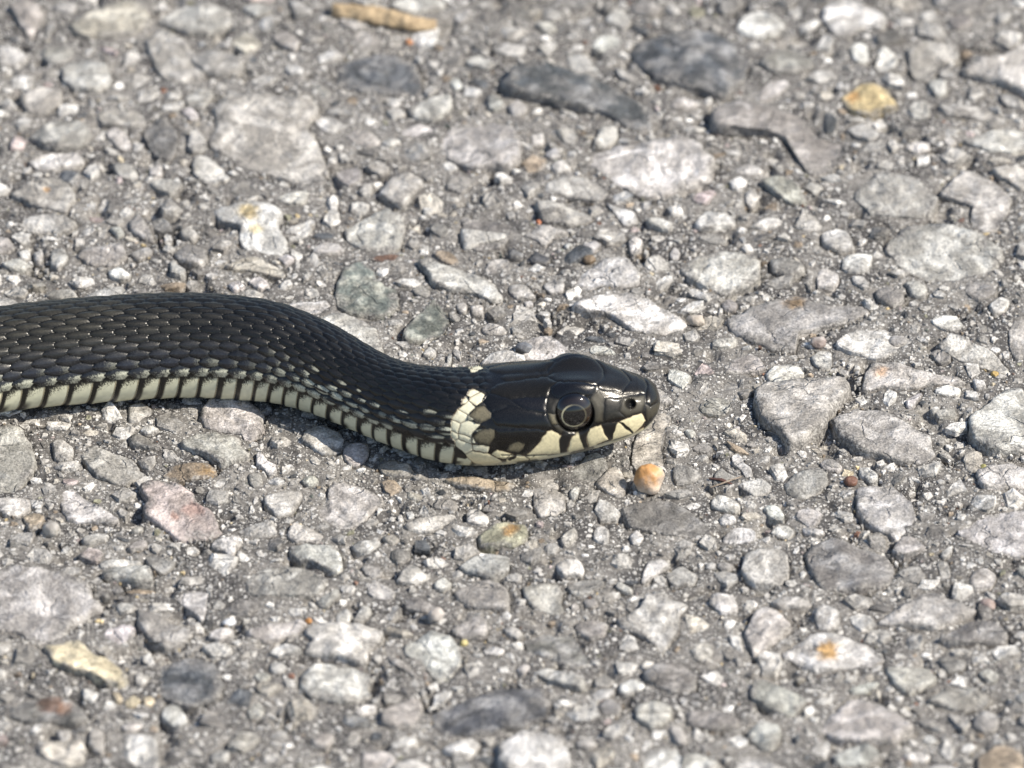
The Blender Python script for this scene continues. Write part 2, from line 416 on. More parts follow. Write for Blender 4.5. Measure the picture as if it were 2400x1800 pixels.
'C': '''w 890 100 960 20 1100 0 1250 60 1330 130 1290 190 1180 170 1100 240 1000 240 920 180
d -340 330 -250 260 0 210 200 200 330 280 440 360 390 540 280 640 100 600 -200 520 -330 400
m 480 420 580 330 720 310 830 370 870 440 760 470 600 480
w 1070 330 1150 280 1210 320 1200 410 1110 420
w 1240 460 1290 300 1350 330 1410 390 1380 440 1310 490
l 1450 350 1540 300 1790 310 1800 380 1680 440 1600 540 1500 520 1460 430
w 1800 500 1900 430 2060 410 2212 300 2400 350 2400 640 2200 640 2050 560 1900 530
o 1020 640 1080 600 1200 540 1330 600 1410 720 1280 730 1200 760 1100 740 1040 690
m 140 820 220 700 400 660 560 700 800 780 900 900 1090 920 1080 1000 960 1100 850 1150 780 1080 660 900 460 860 240 870
w 1050 850 1130 800 1230 820 1290 880 1220 930 1120 890
w 1430 980 1500 930 1600 930 1610 980 1520 1010
w 1800 930 1950 880 2080 850 2212 850 2300 950 2150 1010 1950 990
w 1680 910 1740 890 1780 930 1720 960
l 1640 690 1720 700 1900 700 2060 760 2000 790 1840 770 1700 770
l 1650 1270 1760 1150 1860 1110 2040 1180 2140 1280 2050 1480 1950 1500 1860 1430 1880 1340
l 1980 1110 2100 1080 2212 1090 2300 1200 2200 1240 2050 1160
w 770 1210 830 1180 920 1220 860 1260
w 300 1190 370 1140 430 1190 380 1240 310 1230
l 500 1190 620 1150 740 1200 820 1330 700 1330 560 1250
w 60 1460 160 1370 340 1410 350 1470 220 1490 120 1500
w 890 1530 1000 1470 1090 1530 1120 1620 1000 1640 900 1600
l 400 1260 460 1220 500 1290 450 1350 400 1320
v 30 60 90 30 150 60 140 100 60 115
l 1310 1590 1420 1480 1620 1440 1900 1500 2060 1610 2080 1720 1900 1790 1750 1840 1560 1810 1400 1720''',
'B': '''d -30 430 100 360 300 340 480 400 500 470 540 560 500 620 250 600 100 600 -30 560
d 1020 570 1100 460 1300 420 1450 480 1600 520 1800 590 1900 650 2060 720 2000 850 1880 840 1700 740 1420 700 1240 660 1080 630
w 1070 690 1140 650 1210 690 1190 740 1110 760
l 620 900 720 820 900 790 1090 810 1160 900 1170 1040 1100 1120 960 1090 820 1100 700 1040 640 960
l 430 720 560 660 720 640 720 740 600 800 460 780
w 280 730 380 700 430 750 330 780
w 700 520 750 500 790 560 740 610
w 800 400 880 360 1010 430 960 460 820 430
w 1690 120 1830 30 1890 140 1830 190
l 1240 160 1360 150 1410 200 1340 240
l 1870 40 1960 0 2090 50 2020 110 1900 90
l 300 50 420 0 650 0 680 60 560 90 400 80
w 1420 840 1510 850 1520 900 1440 880
w 1220 880 1310 870 1320 930 1240 960
w 1310 1010 1390 960 1430 1020 1350 1040
l 1340 1080 1440 1040 1500 1100 1400 1140
w 1560 1040 1700 960 1900 940 2100 900 2300 930 2430 1060 2400 1190 2250 1230 2000 1290 1850 1230 1720 1150 1640 1080
l 1310 1200 1440 1150 1600 1160 1740 1240 1700 1300 1500 1270 1330 1250
l 230 1270 330 1170 440 1150 540 1200 470 1270 400 1370 300 1320
w 20 1480 120 1430 220 1370 300 1350 400 1400 420 1500 380 1600 260 1630 120 1610 30 1560
w 760 1490 900 1510 1080 1530 1050 1570 900 1590 790 1630
w 1170 1530 1300 1460 1380 1490 1490 1510 1380 1530 1320 1600 1260 1550
l 1250 1320 1350 1320 1580 1380 1640 1420 1500 1470 1300 1440
w 1700 1320 1780 1340 1910 1380 1920 1440 1840 1470 1780 1400
w 520 1330 610 1350 570 1400 530 1390
l 760 1420 830 1400 860 1460 790 1470
w 1060 1380 1110 1360 1140 1410 1080 1420
w 1850 1580 1900 1530 1960 1560 1930 1640 1870 1650
l 1620 950 1680 830 1780 800 1800 890 1720 960
l 140 1110 240 1060 330 1120 260 1160
w 250 940 330 900 400 930 320 970''',
'I': '''w 490 600 560 560 640 610 760 640 900 680 1000 740 1060 830 980 860 850 800 700 790 580 740 560 680
w 1080 740 1180 730 1240 790 1270 830 1130 830 1080 790
w 1510 720 1600 650 1720 570 1850 560 1930 660 1940 750 1850 770 1700 760 1580 790
l 1300 740 1360 700 1450 720 1440 790 1350 800
w 1480 910 1620 850 1850 810 2000 840 2100 920 2210 980 2250 1030 2100 1080 1880 1060 1750 960 1600 940
x -40 760 20 620 120 580 200 620 250 720 360 760 370 850 320 930 200 950 60 930 -20 880
x 390 1070 430 1000 520 920 600 830 680 900 700 980 660 1060 520 1110 430 1100
l 450 770 520 740 580 780 570 830 480 800
l 730 880 790 860 820 880 810 930 760 920
l 830 880 920 870 930 950 840 950
w 520 1190 570 1130 620 1170 610 1210
w 690 1180 720 1180 710 1250 680 1250
w 890 1260 960 1190 1100 1180 1200 1230 1160 1270 980 1290
w 0 1010 130 960 190 1000 200 1060 100 1080 0 1060
w 30 1080 120 1100 250 1190 150 1170
l 900 1040 960 980 1060 1020 1080 1060 960 1070
d 1070 560 1110 500 1190 540 1170 570
d 1210 570 1260 520 1360 560 1340 600 1240 600
w 1550 490 1640 450 1700 480 1620 530
w 1430 480 1480 470 1510 490 1460 510
w 2120 540 2160 490 2200 530 2180 580 2130 580
l 1180 850 1240 840 1250 880 1190 890''',
'J': '''l 60 160 200 70 380 60 470 110 490 200 430 280 300 250 180 220
l 100 350 200 290 420 300 510 350 460 400 330 410 180 400
w 1370 270 1540 220 1750 240 1840 300 1800 380 1870 480 1860 550 1700 550 1540 490 1560 380 1420 330
l 480 560 560 500 800 480 830 560 760 620 600 620
l 830 540 960 500 1000 530 900 590
m 1110 540 1230 490 1340 520 1350 600 1280 640 1150 600
w 690 650 780 630 860 690 800 720 710 690
w -10 600 130 570 220 620 170 650 60 640
l 330 500 420 490 450 560 380 660 320 620
c 1440 640 1560 580 1680 570 1840 650 1850 690 1720 670 1560 650
w 1790 570 1860 550 1910 580 1850 630
w 1840 870 1960 850 2130 840 2150 880 2080 920 1950 930
l 280 800 320 770 480 760 520 830 400 830
w 530 810 620 780 800 750 840 810 720 830 560 830
l 10 780 120 740 190 770 160 810 60 810
l 830 340 900 280 970 390 1010 480 920 460 840 400
l 1160 410 1220 360 1290 420 1260 470 1180 450
l -30 420 60 430 110 500 -30 550
w 1470 740 1530 710 1600 750 1520 790
w 1600 720 1680 680 1760 740 1680 780
w 110 510 190 500 205 560 140 570
w 210 530 280 510 280 590 230 590
l 700 380 780 370 820 430 760 450''',
'A': '''w 400 460 560 380 700 430 740 540 620 600 480 590 400 540
l 1370 730 1460 640 1620 620 1800 650 2000 650 2080 750 1980 850 2080 950 2140 1180 2050 1230 1800 1150 1600 1100 1450 1020 1340 940 1400 830
l 1020 140 1120 70 1340 50 1500 80 1520 160 1400 230 1240 230 1120 190
l 60 60 120 0 260 30 300 130 240 200 200 280 130 180
l 120 640 280 580 400 600 420 660 300 740 160 740
l 180 900 320 800 540 790 610 880 540 960 330 980
w 670 850 750 810 830 870 860 960 760 960
g 920 850 1040 760 1150 860 1170 950 1100 1040 990 1000
w 170 1030 330 990 500 980 560 1040 430 1090 260 1110
l 720 1060 830 1060 900 1120 880 1180 760 1140
l 1200 640 1310 570 1400 620 1320 710 1230 700
w 1160 720 1230 700 1310 770 1240 800
l 1210 390 1350 330 1520 370 1590 450 1460 500 1300 480
l 1750 240 1860 210 1950 270 1920 340 1800 300
l 1560 60 1700 30 1780 80 1650 120
l 1860 0 1980 40 2040 100 1900 110
w 960 1080 1050 1070 1060 1140 970 1150
w 1110 1190 1150 1130 1180 1190
l 1250 1010 1340 1010 1440 1090 1500 1160 1350 1200 1240 1120
l -20 320 120 330 200 400 100 440 -20 430''',
'F': '''l 1240 400 1340 390 1450 450 1460 530 1380 580 1290 600 1240 520
w 1470 440 1500 400 1550 400 1530 460 1500 480
l 550 490 660 470 760 500 740 550 600 530
w 360 590 390 570 410 620 370 630
w 420 570 460 550 480 590 440 620
c 230 240 330 210 460 250 480 310 360 320 270 300
t 640 340 900 350 1150 370 1100 410 900 420 740 390
c 420 420 530 450 510 490 430 470
w 1860 720 1910 670 1970 720 1940 770 1880 770''',
}
TONE = dict(w=(0.51, 0.488, 0.448), l=(0.385, 0.364, 0.329), m=(0.275, 0.26, 0.235), g=(0.19, 0.178, 0.162), d=(0.085, 0.089, 0.092),
            y=(0.54, 0.46, 0.32), o=(0.55, 0.43, 0.24), p=(0.43, 0.36, 0.335), t=(0.28, 0.225, 0.165), c=(0.42, 0.385, 0.325),
            v=(0.26, 0.25, 0.175), x=(0.13, 0.14, 0.12), b=(0.18, 0.11, 0.08), r=(0.27, 0.14, 0.09))
# stains that belong to the rock: spot in the photograph, radius, colour, strength
STAINS = [(1940, 1525, 38, (0.46, 0.27, 0.09), 0.9), (583, 495, 34, (0.50, 0.36, 0.12), 0.7), (600, 535, 24, (0.55, 0.42, 0.16), 0.6),
          (455, 1195, 36, (0.36, 0.20, 0.16), 0.5), (410, 1210, 18, (0.30, 0.15, 0.10), 0.6), (1195, 1240, 26, (0.45, 0.24, 0.07), 0.7),
          (2000, 228, 22, (0.48, 0.26, 0.09), 0.8), (1862, 708, 34, (0.30, 0.19, 0.08), 0.7), (2065, 870, 22, (0.42, 0.23, 0.10), 0.6),
          (118, 1650, 40, (0.14, 0.075, 0.045), 0.75), (150, 1660, 30, (0.16, 0.085, 0.05), 0.7), (492, 1105, 36, (0.42, 0.26, 0.10), 0.6),
          (250, 1605, 14, (0.40, 0.22, 0.06), 0.7), (110, 445, 12, (0.42, 0.24, 0.09), 0.7), (1235, 1605, 14, (0.25, 0.17, 0.05), 0.8)]

outlines = []
for key, text in STONES.items():
    ox, oy, f = VIEWS[key]
    for line in text.split('\n'):
        q = line.split()
        a = np.array([float(t) for t in q[1:]]).reshape(-1, 2) / f + (ox, oy)
        outlines.append((q[0], ground_point(a[:, 0], a[:, 1])[:, :2] / MM))

# ------------------------------------------------------------------ road: extent of the detailed bed in millimetres
X0, X1, Y0, Y1 = -92.0, 92.0, -112.0, 130.0
CELL = 0.125
NX, NY = int((X1 - X0) / CELL), int((Y1 - Y0) / CELL)
occ = np.zeros((NY, NX), bool)

def stamp_poly(poly, val=True):
    x0, y0 = poly.min(0); x1, y1 = poly.max(0)
    i0, i1 = max(int((x0 - X0) / CELL) - 1, 0), min(int((x1 - X0) / CELL) + 2, NX)
    j0, j1 = max(int((y0 - Y0) / CELL) - 1, 0), min(int((y1 - Y0) / CELL) + 2, NY)
    if i1 <= i0 or j1 <= j0: return
    gx, gy = np.meshgrid(X0 + (np.arange(i0, i1) + .5) * CELL, Y0 + (np.arange(j0, j1) + .5) * CELL)
    ins = np.zeros(gx.shape, bool)
    n = len(poly)
    for k in range(n):
        ax, ay = poly[k]; bx, by = poly[(k + 1) % n]
        c = (ay > gy) != (by > gy)
        if by != ay: ins ^= c & (gx < (bx - ax) * (gy - ay) / (by - ay) + ax)
    occ[j0:j1, i0:i1] |= ins

def road_low(x, y):
    """slow waviness of the worn road, millimetres"""
    return (fbm(x / 16.0, y / 16.0, 3, 2) - 0.5) * 0.9

# outline -> closed rounded loop
def round_loop(poly, step, jit, seed):
    p = poly
    for cut in (.11, .2):
        q = np.roll(p, -1, 0)
        p = np.stack([p * (1 - cut) + q * cut, p * cut + q * (1 - cut)], 1).reshape(-1, 2)
    d = np.linalg.norm(np.roll(p, -1, 0) - p, axis=1); s = np.concatenate([[0], np.cumsum(d)])
    n = int(np.clip(s[-1] / step, 12, 64))
    t = np.linspace(0, s[-1], n, endpoint=False)
    pc = np.vstack([p, p[:1]])
    loop = np.stack([np.interp(t, s, pc[:, 0]), np.interp(t, s, pc[:, 1])], 1)
    c = loop.mean(0)
    k = 1 + (fbm(loop[:, 0] * 0.8 + seed * 13, loop[:, 1] * 0.8, seed, 3) - .5) * jit + np.random.default_rng(seed).normal(0, .014, n)
    return c + (loop - c) * k[:, None]

def stone_mesh(name, loop, tone, seed, top, slope=0.05):
    """a broken stone set in the binder: sunk wall, chipped shoulder, faceted worn top"""
    r = np.random.default_rng(1000 + seed)
    c = loop.mean(0); n = len(loop)
    size = math.sqrt(max(np.ptp(loop[:, 0]) * np.ptp(loop[:, 1]), 0.01))
    zb = float(road_low(np.array([c[0]]), np.array([c[1]]))[0])
    nr = int(np.clip(size / 0.55, 3, 13))
    bev = float(np.clip(0.32 / max(size, .3), 0.04, 0.18))
    fs = [1.05, 1.0, 1 - bev * .4, 1 - bev] + list(np.linspace(1 - bev, 0, nr + 1)[1:-1])
    zs = [-1.3, -0.30, 0.30, 0.86] + [1.0] * (nr - 1)
    planes = []
    for k in range(3):
        a = r.uniform(0, 2 * math.pi); g = r.uniform(0.25, 1.0) * slope
        planes.append((math.cos(a) * g, math.sin(a) * g, r.uniform(0.0, 0.10) * size * slope * 6))
    V = []
    for f, z in zip(fs, zs):
        p = c + (loop - c) * f
        if z > 0:
            d = p - c
            fac = np.min([a * d[:, 0] + b * d[:, 1] + h for a, b, h in planes], 0)
            nz = (fbm(p[:, 0] * .55 + seed, p[:, 1] * .55, seed, 3) - .5) * 0.16 * min(size, 6) ** .8
            nz += (fbm(p[:, 0] * 2.2, p[:, 1] * 2.2 + seed, seed, 2) - .5) * 0.09
            dome = 1.0 if z < 1 else 1 + 0.25 * (1 - f * f)
            zz = zb + top * z * dome + (fac + nz) * min(z, 1)
            zz = np.maximum(zz, zb - 0.12)
        else:
            zz = np.full(n, zb + z)
        V.append(np.column_stack([p, zz]))
    cz = V[-1][:, 2].mean()
    V = np.vstack(V + [np.array([[c[0], c[1], cz]])])
    i = np.arange(n); j = (i + 1) % n
    F = [np.column_stack([k * n + i, k * n + j, (k + 1) * n + j, (k + 1) * n + i]) for k in range(len(fs) - 1)]
    last = (len(fs) - 1) * n
    T = np.column_stack([last + i, last + j, np.full(n, len(V) - 1)])
    base = np.array(TONE[tone]) * r.uniform(0.84, 1.14) * (1 + r.normal(0, 0.012, 3))
    col = np.ones((len(V), 4)); col[:, :3] = base; col[:, 3] = r.uniform(0, 1)
    if tone in 'dxg':                                     # dark rock is veined with paler mineral
        mm = smooth(.44, .66, fbm(V[:, 0] * (1.1 if tone == 'x' else .5) + seed * 3, V[:, 1] * (1.1 if tone == 'x' else .5), seed + 50, 4))[:, None] * (.75 if tone == 'x' else .55)
        col[:, :3] = col[:, :3] * (1 - mm) + np.array((.36, .355, .30) if tone == 'x' else (.30, .29, .275)) * mm
    px = measure(V * MM)
    for sx, sy, sr, sc, st in STAINS:
        d = np.hypot(px[:, 0] - sx, (px[:, 1] - sy) * 1.3) / sr + (fbm(px[:, 0] / 9, px[:, 1] / 9, 5, 2) - .5) * .7
        w = smooth(1.0, 0.35, d)[:, None] * st
        col[:, :3] = col[:, :3] * (1 - w) + np.array(sc) * w
    edge = np.concatenate([np.repeat(np.clip(fs, 0, 1), n), [0.0]])
    return np_mesh(name, V * MM, [np.vstack(F), T], col, edge=edge)

road = None
def build_stones():
    global road
    loops = []
    for k, (tone, poly) in enumerate(outlines):
        lp = round_loop(poly, 0.42, 0.16, k)
        loops.append((tone, lp)); stamp_poly(lp + 0.0)
    big = loops
    # ---- fill the rest of the bed, large to small
    r = np.random.default_rng(21)
    def throw(n_try, rmin, rmax, x0, x1, y0, y1, keep=None):
        got = []
        xs = r.uniform(x0, x1, n_try); ys = r.uniform(y0, y1, n_try)
        rad = np.sort(rmin + (rmax - rmin) * r.random(n_try) ** 1.7)[::-1]
        el = r.uniform(0.45, 1.0, n_try); an = r.uniform(0, math.pi, n_try)
        ca, sa = np.cos(an), np.sin(an)
        ring = [(0, 0)] + [(math.cos(t), math.sin(t)) for t in np.arange(8) * math.pi / 4]
        ring = np.array(ring)
        for i in range(n_try):
            a = rad[i] * 0.98; b = a * el[i]
            ex = ring[:, 0] * a; ey = ring[:, 1] * b
            px = xs[i] + ex * ca[i] - ey * sa[i]; py = ys[i] + ex * sa[i] + ey * ca[i]
            ii = ((px - X0) / CELL).astype(int); jj = ((py - Y0) / CELL).astype(int)
            if ii.min() < 0 or jj.min() < 0 or ii.max() >= NX or jj.max() >= NY: continue
            if occ[jj, ii].any(): continue
            m = int(a / CELL) + 1
            ic, jc = int((xs[i] - X0) / CELL), int((ys[i] - Y0) / CELL)
            i0, i1, j0, j1 = max(ic - m, 0), min(ic + m + 1, NX), max(jc - m, 0), min(jc + m + 1, NY)
            gx = X0 + (np.arange(i0, i1) + .5) * CELL - xs[i]; gy = Y0 + (np.arange(j0, j1) + .5) * CELL - ys[i]
            u = (gx[None] * ca[i] + gy[:, None] * sa[i]) / rad[i]; v = (-gx[None] * sa[i] + gy[:, None] * ca[i]) / (rad[i] * el[i])
            occ[j0:j1, i0:i1] |= (u * u + v * v) < 1
            got.append((xs[i], ys[i], rad[i], el[i], an[i]))
        return np.array(got)
    vx0, vx1, vy0, vy1 = -66, 66, -84, 102
    # big stones outside the picture
    outside = throw(900, 2.6, 7.0, X0, X1, Y0, Y1)
    mids = throw(17000, 0.75, 2.4, X0, X1, Y0, Y1)
    small = throw(42000, 0.32, 0.8, X0, X1, Y0, Y1)
    tiny = throw(95000, 0.13, 0.34, vx0, vx1, vy0, vy1)

    # ---- binder sheet
    def axis(a, b, step):
        core = np.arange(a, b + 1e-6, step)
        out = [step]
        while sum(out) < 40000: out.append(out[-1] * 1.35)
        g = np.cumsum(out)
        return np.concatenate([a - g[::-1], core, b + g])
    gx = axis(X0, X1, 0.42); gy = axis(Y0, Y1, 0.5)
    XX, YY = np.meshgrid(gx, gy)
    low = road_low(XX, YY)
    inside = (XX > X0) & (XX < X1) & (YY > Y0) & (YY < Y1)
    far = smooth(0, 400, np.maximum(np.abs(XX) - X1, np.abs(YY - 9) - 121))
    Z = low * (1 - far) + (fbm(XX / 3.1, YY / 3.1, 11, 3) - .5) * 0.55 * (1 - far) + (fbm(XX / .9, YY / .9, 12, 2) - .5) * 0.28 * (1 - far)
    # pores where binder has crumbled away
    pits = fbm(XX / 2.6, YY / 2.6, 31, 2)
    Z -= smooth(0.66, 0.80, pits) * 1.0 * (1 - far)
    for sx, sy, sr in ((1115, 1188, 22), (1195, 1218, 16), (1985, 880, 22), (2010, 895, 18), (2225, 1065, 18), (2050, 1130, 12), (2000, 1265, 10), (1290, 760, 30),
                       (90, 620, 26), (385, 560, 22), (1500, 590, 20), (1180, 585, 18), (2110, 1295, 30), (300, 1370, 16), (880, 1580, 20), (670, 1690, 22), (1010, 1640, 22)):
        p = ground_point(sx, sy)[:2] / MM
        Z -= 1.8 * np.exp(-(((XX - p[0]) / (sr / 20)) ** 2 + ((YY - p[1]) / (sr / 14)) ** 2))
    ii = np.clip(((XX - X0) / CELL).astype(int), 0, NX - 1); jj = np.clip(((YY - Y0) / CELL).astype(int), 0, NY - 1)
    under = np.zeros(XX.shape)
    bigocc = occ_big[jj, ii] & inside
    rimocc = occ_rim[jj, ii] & inside & ~bigocc
    Z = np.where(rimocc, Z - 0.55 * smooth(.42, .6, fbm(XX / 4, YY / 4, 91, 2)), Z)
    Z = np.where(bigocc, np.minimum(Z, low - 0.55), Z)
    nyv, nxv = XX.shape
    idx = np.arange(nxv * nyv).reshape(nyv, nxv)
    F = np.stack([idx[:-1, :-1], idx[:-1, 1:], idx[1:, 1:], idx[1:, :-1]], -1).reshape(-1, 4)
    me = np_mesh('road', np.stack([XX, YY, Z], -1).reshape(-1, 3) * MM, [F])
    road = add_obj('road', me, MAT_MATRIX)
    road['kind'] = 'structure'
    road['label'] = 'old pale asphalt road worn down to its stones'

    # ---- individual stones of the road
    count = 0
    tones = {}
    for k, (tone, lp) in enumerate(big):
        s = math.sqrt(np.ptp(lp[:, 0]) * np.ptp(lp[:, 1]))
        rr = np.random.default_rng(500 + k)
        top = (0.08 if tone == 'x' else rr.uniform(0.10, 0.50)) * min(1.15, 0.45 + s * .12)
        add_obj('stone', stone_mesh('stone', lp, tone, k, top, 0.15), MAT_STONE, road); count += 1
    inview = [g for g in mids if vx0 + 4 < g[0] < vx1 - 4 and vy0 + 6 < g[1] < vy1 - 8]
    inview += [g for g in outside if vx0 + 4 < g[0] < vx1 - 4 and vy0 + 6 < g[1] < vy1 - 8]
    inview.sort(key=lambda g: -g[2])
    single = inview[:max(0, 300 - count)]
    sid = {(g[0], g[1]) for g in single}
    def ellipse_loop(g, k, n):
        rr = np.random.default_rng(9000 + k)
        m = rr.integers(4, 8)
        t = np.sort((np.arange(m) + rr.uniform(-.32, .32, m)) / m * 2 * math.pi)
        q = np.stack([np.cos(t) * g[2], np.sin(t) * g[2] * g[3]], 1) * rr.uniform(.68, 1.18, m)[:, None]
        ca, sa = math.cos(g[4]), math.sin(g[4])
        q = np.stack([q[:, 0] * ca - q[:, 1] * sa, q[:, 0] * sa + q[:, 1] * ca], 1) + (g[0], g[1])
        return round_loop(q, n, 0.15, k)
    def pick(rr):
        return rr.choice(list('wlmgdtcpvx'), p=[.36, .40, .14, .04, .01, .01, .03, .01, 0, 0])
    for k, g in enumerate(single):
        rr = np.random.default_rng(300 + k)
        lp = ellipse_loop(g, k, 0.4)
        add_obj('stone', stone_mesh('stone', lp, pick(rr), 700 + k, rr.uniform(.12, .4), 0.09), MAT_STONE, road)
    # ---- everything else as one crowd of chippings
    Vs, Qs, Ts, Cs, Es = [], [], [], [], []; base = 0
    rest = [g for g in np.vstack([outside, mids]) if (g[0], g[1]) not in sid]
    for k, g in enumerate(rest):
        rr = np.random.default_rng(40000 + k)
        if g[2] > 2.2:
            me_ = stone_mesh('tmp', ellipse_loop(g, 5000 + k, 1.0), pick(rr), 3000 + k, rr.uniform(.1, .5), 0.08)
            nv = len(me_.vertices); v = np.empty(nv * 3, np.float32); me_.vertices.foreach_get('co', v); v = v.reshape(-1, 3) / MM
            c = np.empty(nv * 4, np.float32); me_.attributes['Col'].data.foreach_get('color', c)
            quads = [list(p.vertices) for p in me_.polygons if len(p.vertices) == 4]; tr = [list(p.vertices) for p in me_.polygons if len(p.vertices) == 3]
            e_ = np.empty(nv, np.float32); me_.attributes['Edge'].data.foreach_get('value', e_); Es.append(e_)
            Vs.append(v); Cs.append(c.reshape(-1, 4)); Qs.append(np.array(quads) + base); Ts.append(np.array(tr) + base); base += nv
            bpy.data.meshes.remove(me_)
    names = list(TONE)
    def crowd(G, n, rings, seed, lift, edgy=0.9):
        nonlocal base
        rr = np.random.default_rng(seed); M = len(G)
        th = (np.arange(n)[None] + rr.uniform(-.36, .36, (M, n))) / n * 2 * math.pi
        ro = rr.uniform(.68, 1.2, (M, n))
        zb = road_low(G[:, 0], G[:, 1]) + (fbm(G[:, 0] / 3.1, G[:, 1] / 3.1, 11, 3) - .5) * 0.55 - smooth(0.66, 0.80, fbm(G[:, 0] / 2.6, G[:, 1] / 2.6, 31, 2))
        ca, sa = np.cos(G[:, 4])[:, None], np.sin(G[:, 4])[:, None]
        tx, ty = rr.normal(0, .16, (2, M, 1))
        hh = lift * rr.uniform(.45, 1.5, (M, 1))
        out = []
        for f, z in rings:
            jit = 1 if z < 0 else rr.uniform(.85, 1.12, (M, n))
            ex = np.cos(th) * ro * f * jit * G[:, 2:3]; ey = np.sin(th) * ro * f * jit * G[:, 2:3] * G[:, 3:4]
            x = ex * ca - ey * sa; y = ex * sa + ey * ca
            zz = zb[:, None] + G[:, 2:3] * z * hh + ((tx * x + ty * y) if z > 0 else -0.25)
            if z > 0: zz = zz + rr.normal(0, .05, (M, n)) * G[:, 2:3]
            out.append(np.stack([x + G[:, 0:1], y + G[:, 1:2], zz + 0 * x], -1))
        topv = np.column_stack([G[:, 0], G[:, 1], zb + G[:, 2] * rings[-1][1] * hh[:, 0] * 1.04])[:, None]
        V = np.concatenate(out + [topv], 1); per = V.shape[1]
        off = base + np.arange(M)[:, None] * per
        i = np.arange(n); j = (i + 1) % n
        for k in range(len(rings) - 1):
            q = np.column_stack([k * n + i, k * n + j, (k + 1) * n + j, (k + 1) * n + i])
            Qs.append((off[:, :, None] + q[None]).reshape(-1, 4))
        t = np.column_stack([(len(rings) - 1) * n + i, (len(rings) - 1) * n + j, np.full(n, per - 1)])
        Ts.append((off[:, :, None] + t[None]).reshape(-1, 3))
        pr = np.array([dict(w=.40, l=.28, m=.12, g=.05, d=.03, y=.008, o=.004, p=.01, t=.025, c=.045, v=.01, x=.005, b=.005, r=.003)[k_] for k_ in names])
        if seed == 1: pr = pr * np.array([.2 if k_ in 'yorvxb' else 1 for k_ in names])
        ti = rr.choice(len(names), M, p=pr / pr.sum())
        c = np.array([TONE[k_] for k_ in names])[ti] * rr.uniform(.8, 1.2, (M, 1))
        C = np.ones((M, per, 4)); C[..., :3] = c[:, None]; C[..., 3] = rr.random((M, 1))
        er = np.concatenate([np.repeat([min(f, 1.0) * edgy for f, z in rings], n), [0.2]])
        Es.append(np.tile(er, M)); Vs.append(V.reshape(-1, 3)); Cs.append(C.reshape(-1, 4)); base += M * per
    md = np.array([g for g in rest if g[2] <= 2.2])
    crowd(md, 6, [(1.06, -1), (1.0, .03), (.88, .30), (.5, .40)], 1, 0.55)
    crowd(small, 5, [(1.0, -1), (.95, .12), (.7, .42)], 2, 0.65, 0.75)
    crowd(tiny, 5, [(1.0, -1), (.8, .42)], 3, 0.85, 0.6)
    me = np_mesh('chippings', np.vstack(Vs) * MM, [np.vstack(Qs), np.vstack(Ts)], np.vstack(Cs), smooth_shade=False, edge=np.concatenate(Es))
    ch = add_obj('chippings', me, MAT_STONE, road); ch['kind'] = 'stuff'
    ch['label'] = 'small pale stone chippings set in the dark binder'

for _, poly in outlines: stamp_poly(poly.mean(0) + (poly - poly.mean(0)) * 0.86)
occ_big = occ.copy(); occ[:] = False
for _, poly in outlines: stamp_poly(poly.mean(0) + (poly - poly.mean(0)) * 1.1)
occ_rim = occ.copy(); occ[:] = False
build_stones()

# ------------------------------------------------------------------ the snake
# measured outline of the animal: position along the picture, upper and lower edge
ST = np.array([(-150, 748, 986), (-70, 734, 970), (0, 723, 954), (100, 712, 945), (200, 703, 937), (300, 696, 929), (400, 691, 923), (500, 693, 924), (600, 703, 932),
               (650, 713, 939), (700, 731, 951), (750, 750, 970), (800, 779, 992), (850, 811, 1013), (900, 838, 1031), (950, 853, 1049), (1000, 862, 1067),
               (1050, 867, 1080), (1108, 862, 1091), (1163, 853, 1090), (1233, 848, 1081), (1300, 845, 1070), (1353, 842, 1060), (1395, 845, 1050), (1431, 857, 1039),
               (1470, 867, 1026), (1502, 877, 1009), (1524, 888, 989), (1538, 903, 971), (1545, 920, 953), (1547, 938, 940)], float)
HALFW = [(-150, 5.9), (400, 5.75), (600, 5.45), (700, 5.0), (800, 4.55), (880, 4.35), (950, 4.55), (1000, 4.85), (1050, 5.4), (1108, 6.1), (1163, 6.55), (1233, 6.5), (1300, 6.05),
         (1353, 5.6), (1395, 5.25), (1431, 4.85), (1470, 4.3), (1502, 3.7), (1524, 3.0), (1538, 2.05), (1545, 1.05), (1547, 0.02)]

def gsmooth(a, sig):
    k = np.exp(-0.5 * (np.arange(-3 * sig, 3 * sig + 1) / sig) ** 2); k /= k.sum()
    p = np.concatenate([2 * a[0] - a[3 * sig:0:-1], a, 2 * a[-1] - a[-2:-3 * sig - 2:-1]])
    return np.convolve(p, k, 'valid')

def unit_ring(th, low):
    """rounded-loaf cross-section; low = how flat the belly is"""
    y = np.sin(th); z = np.cos(th)
    e = np.where(z < 0, low, 1.0)
    yy = np.sign(y) * np.abs(y) ** (1 - 0.25 * (e - 1)); zz = np.sign(z) * np.abs(z) ** (1 / e)
    return yy, zz

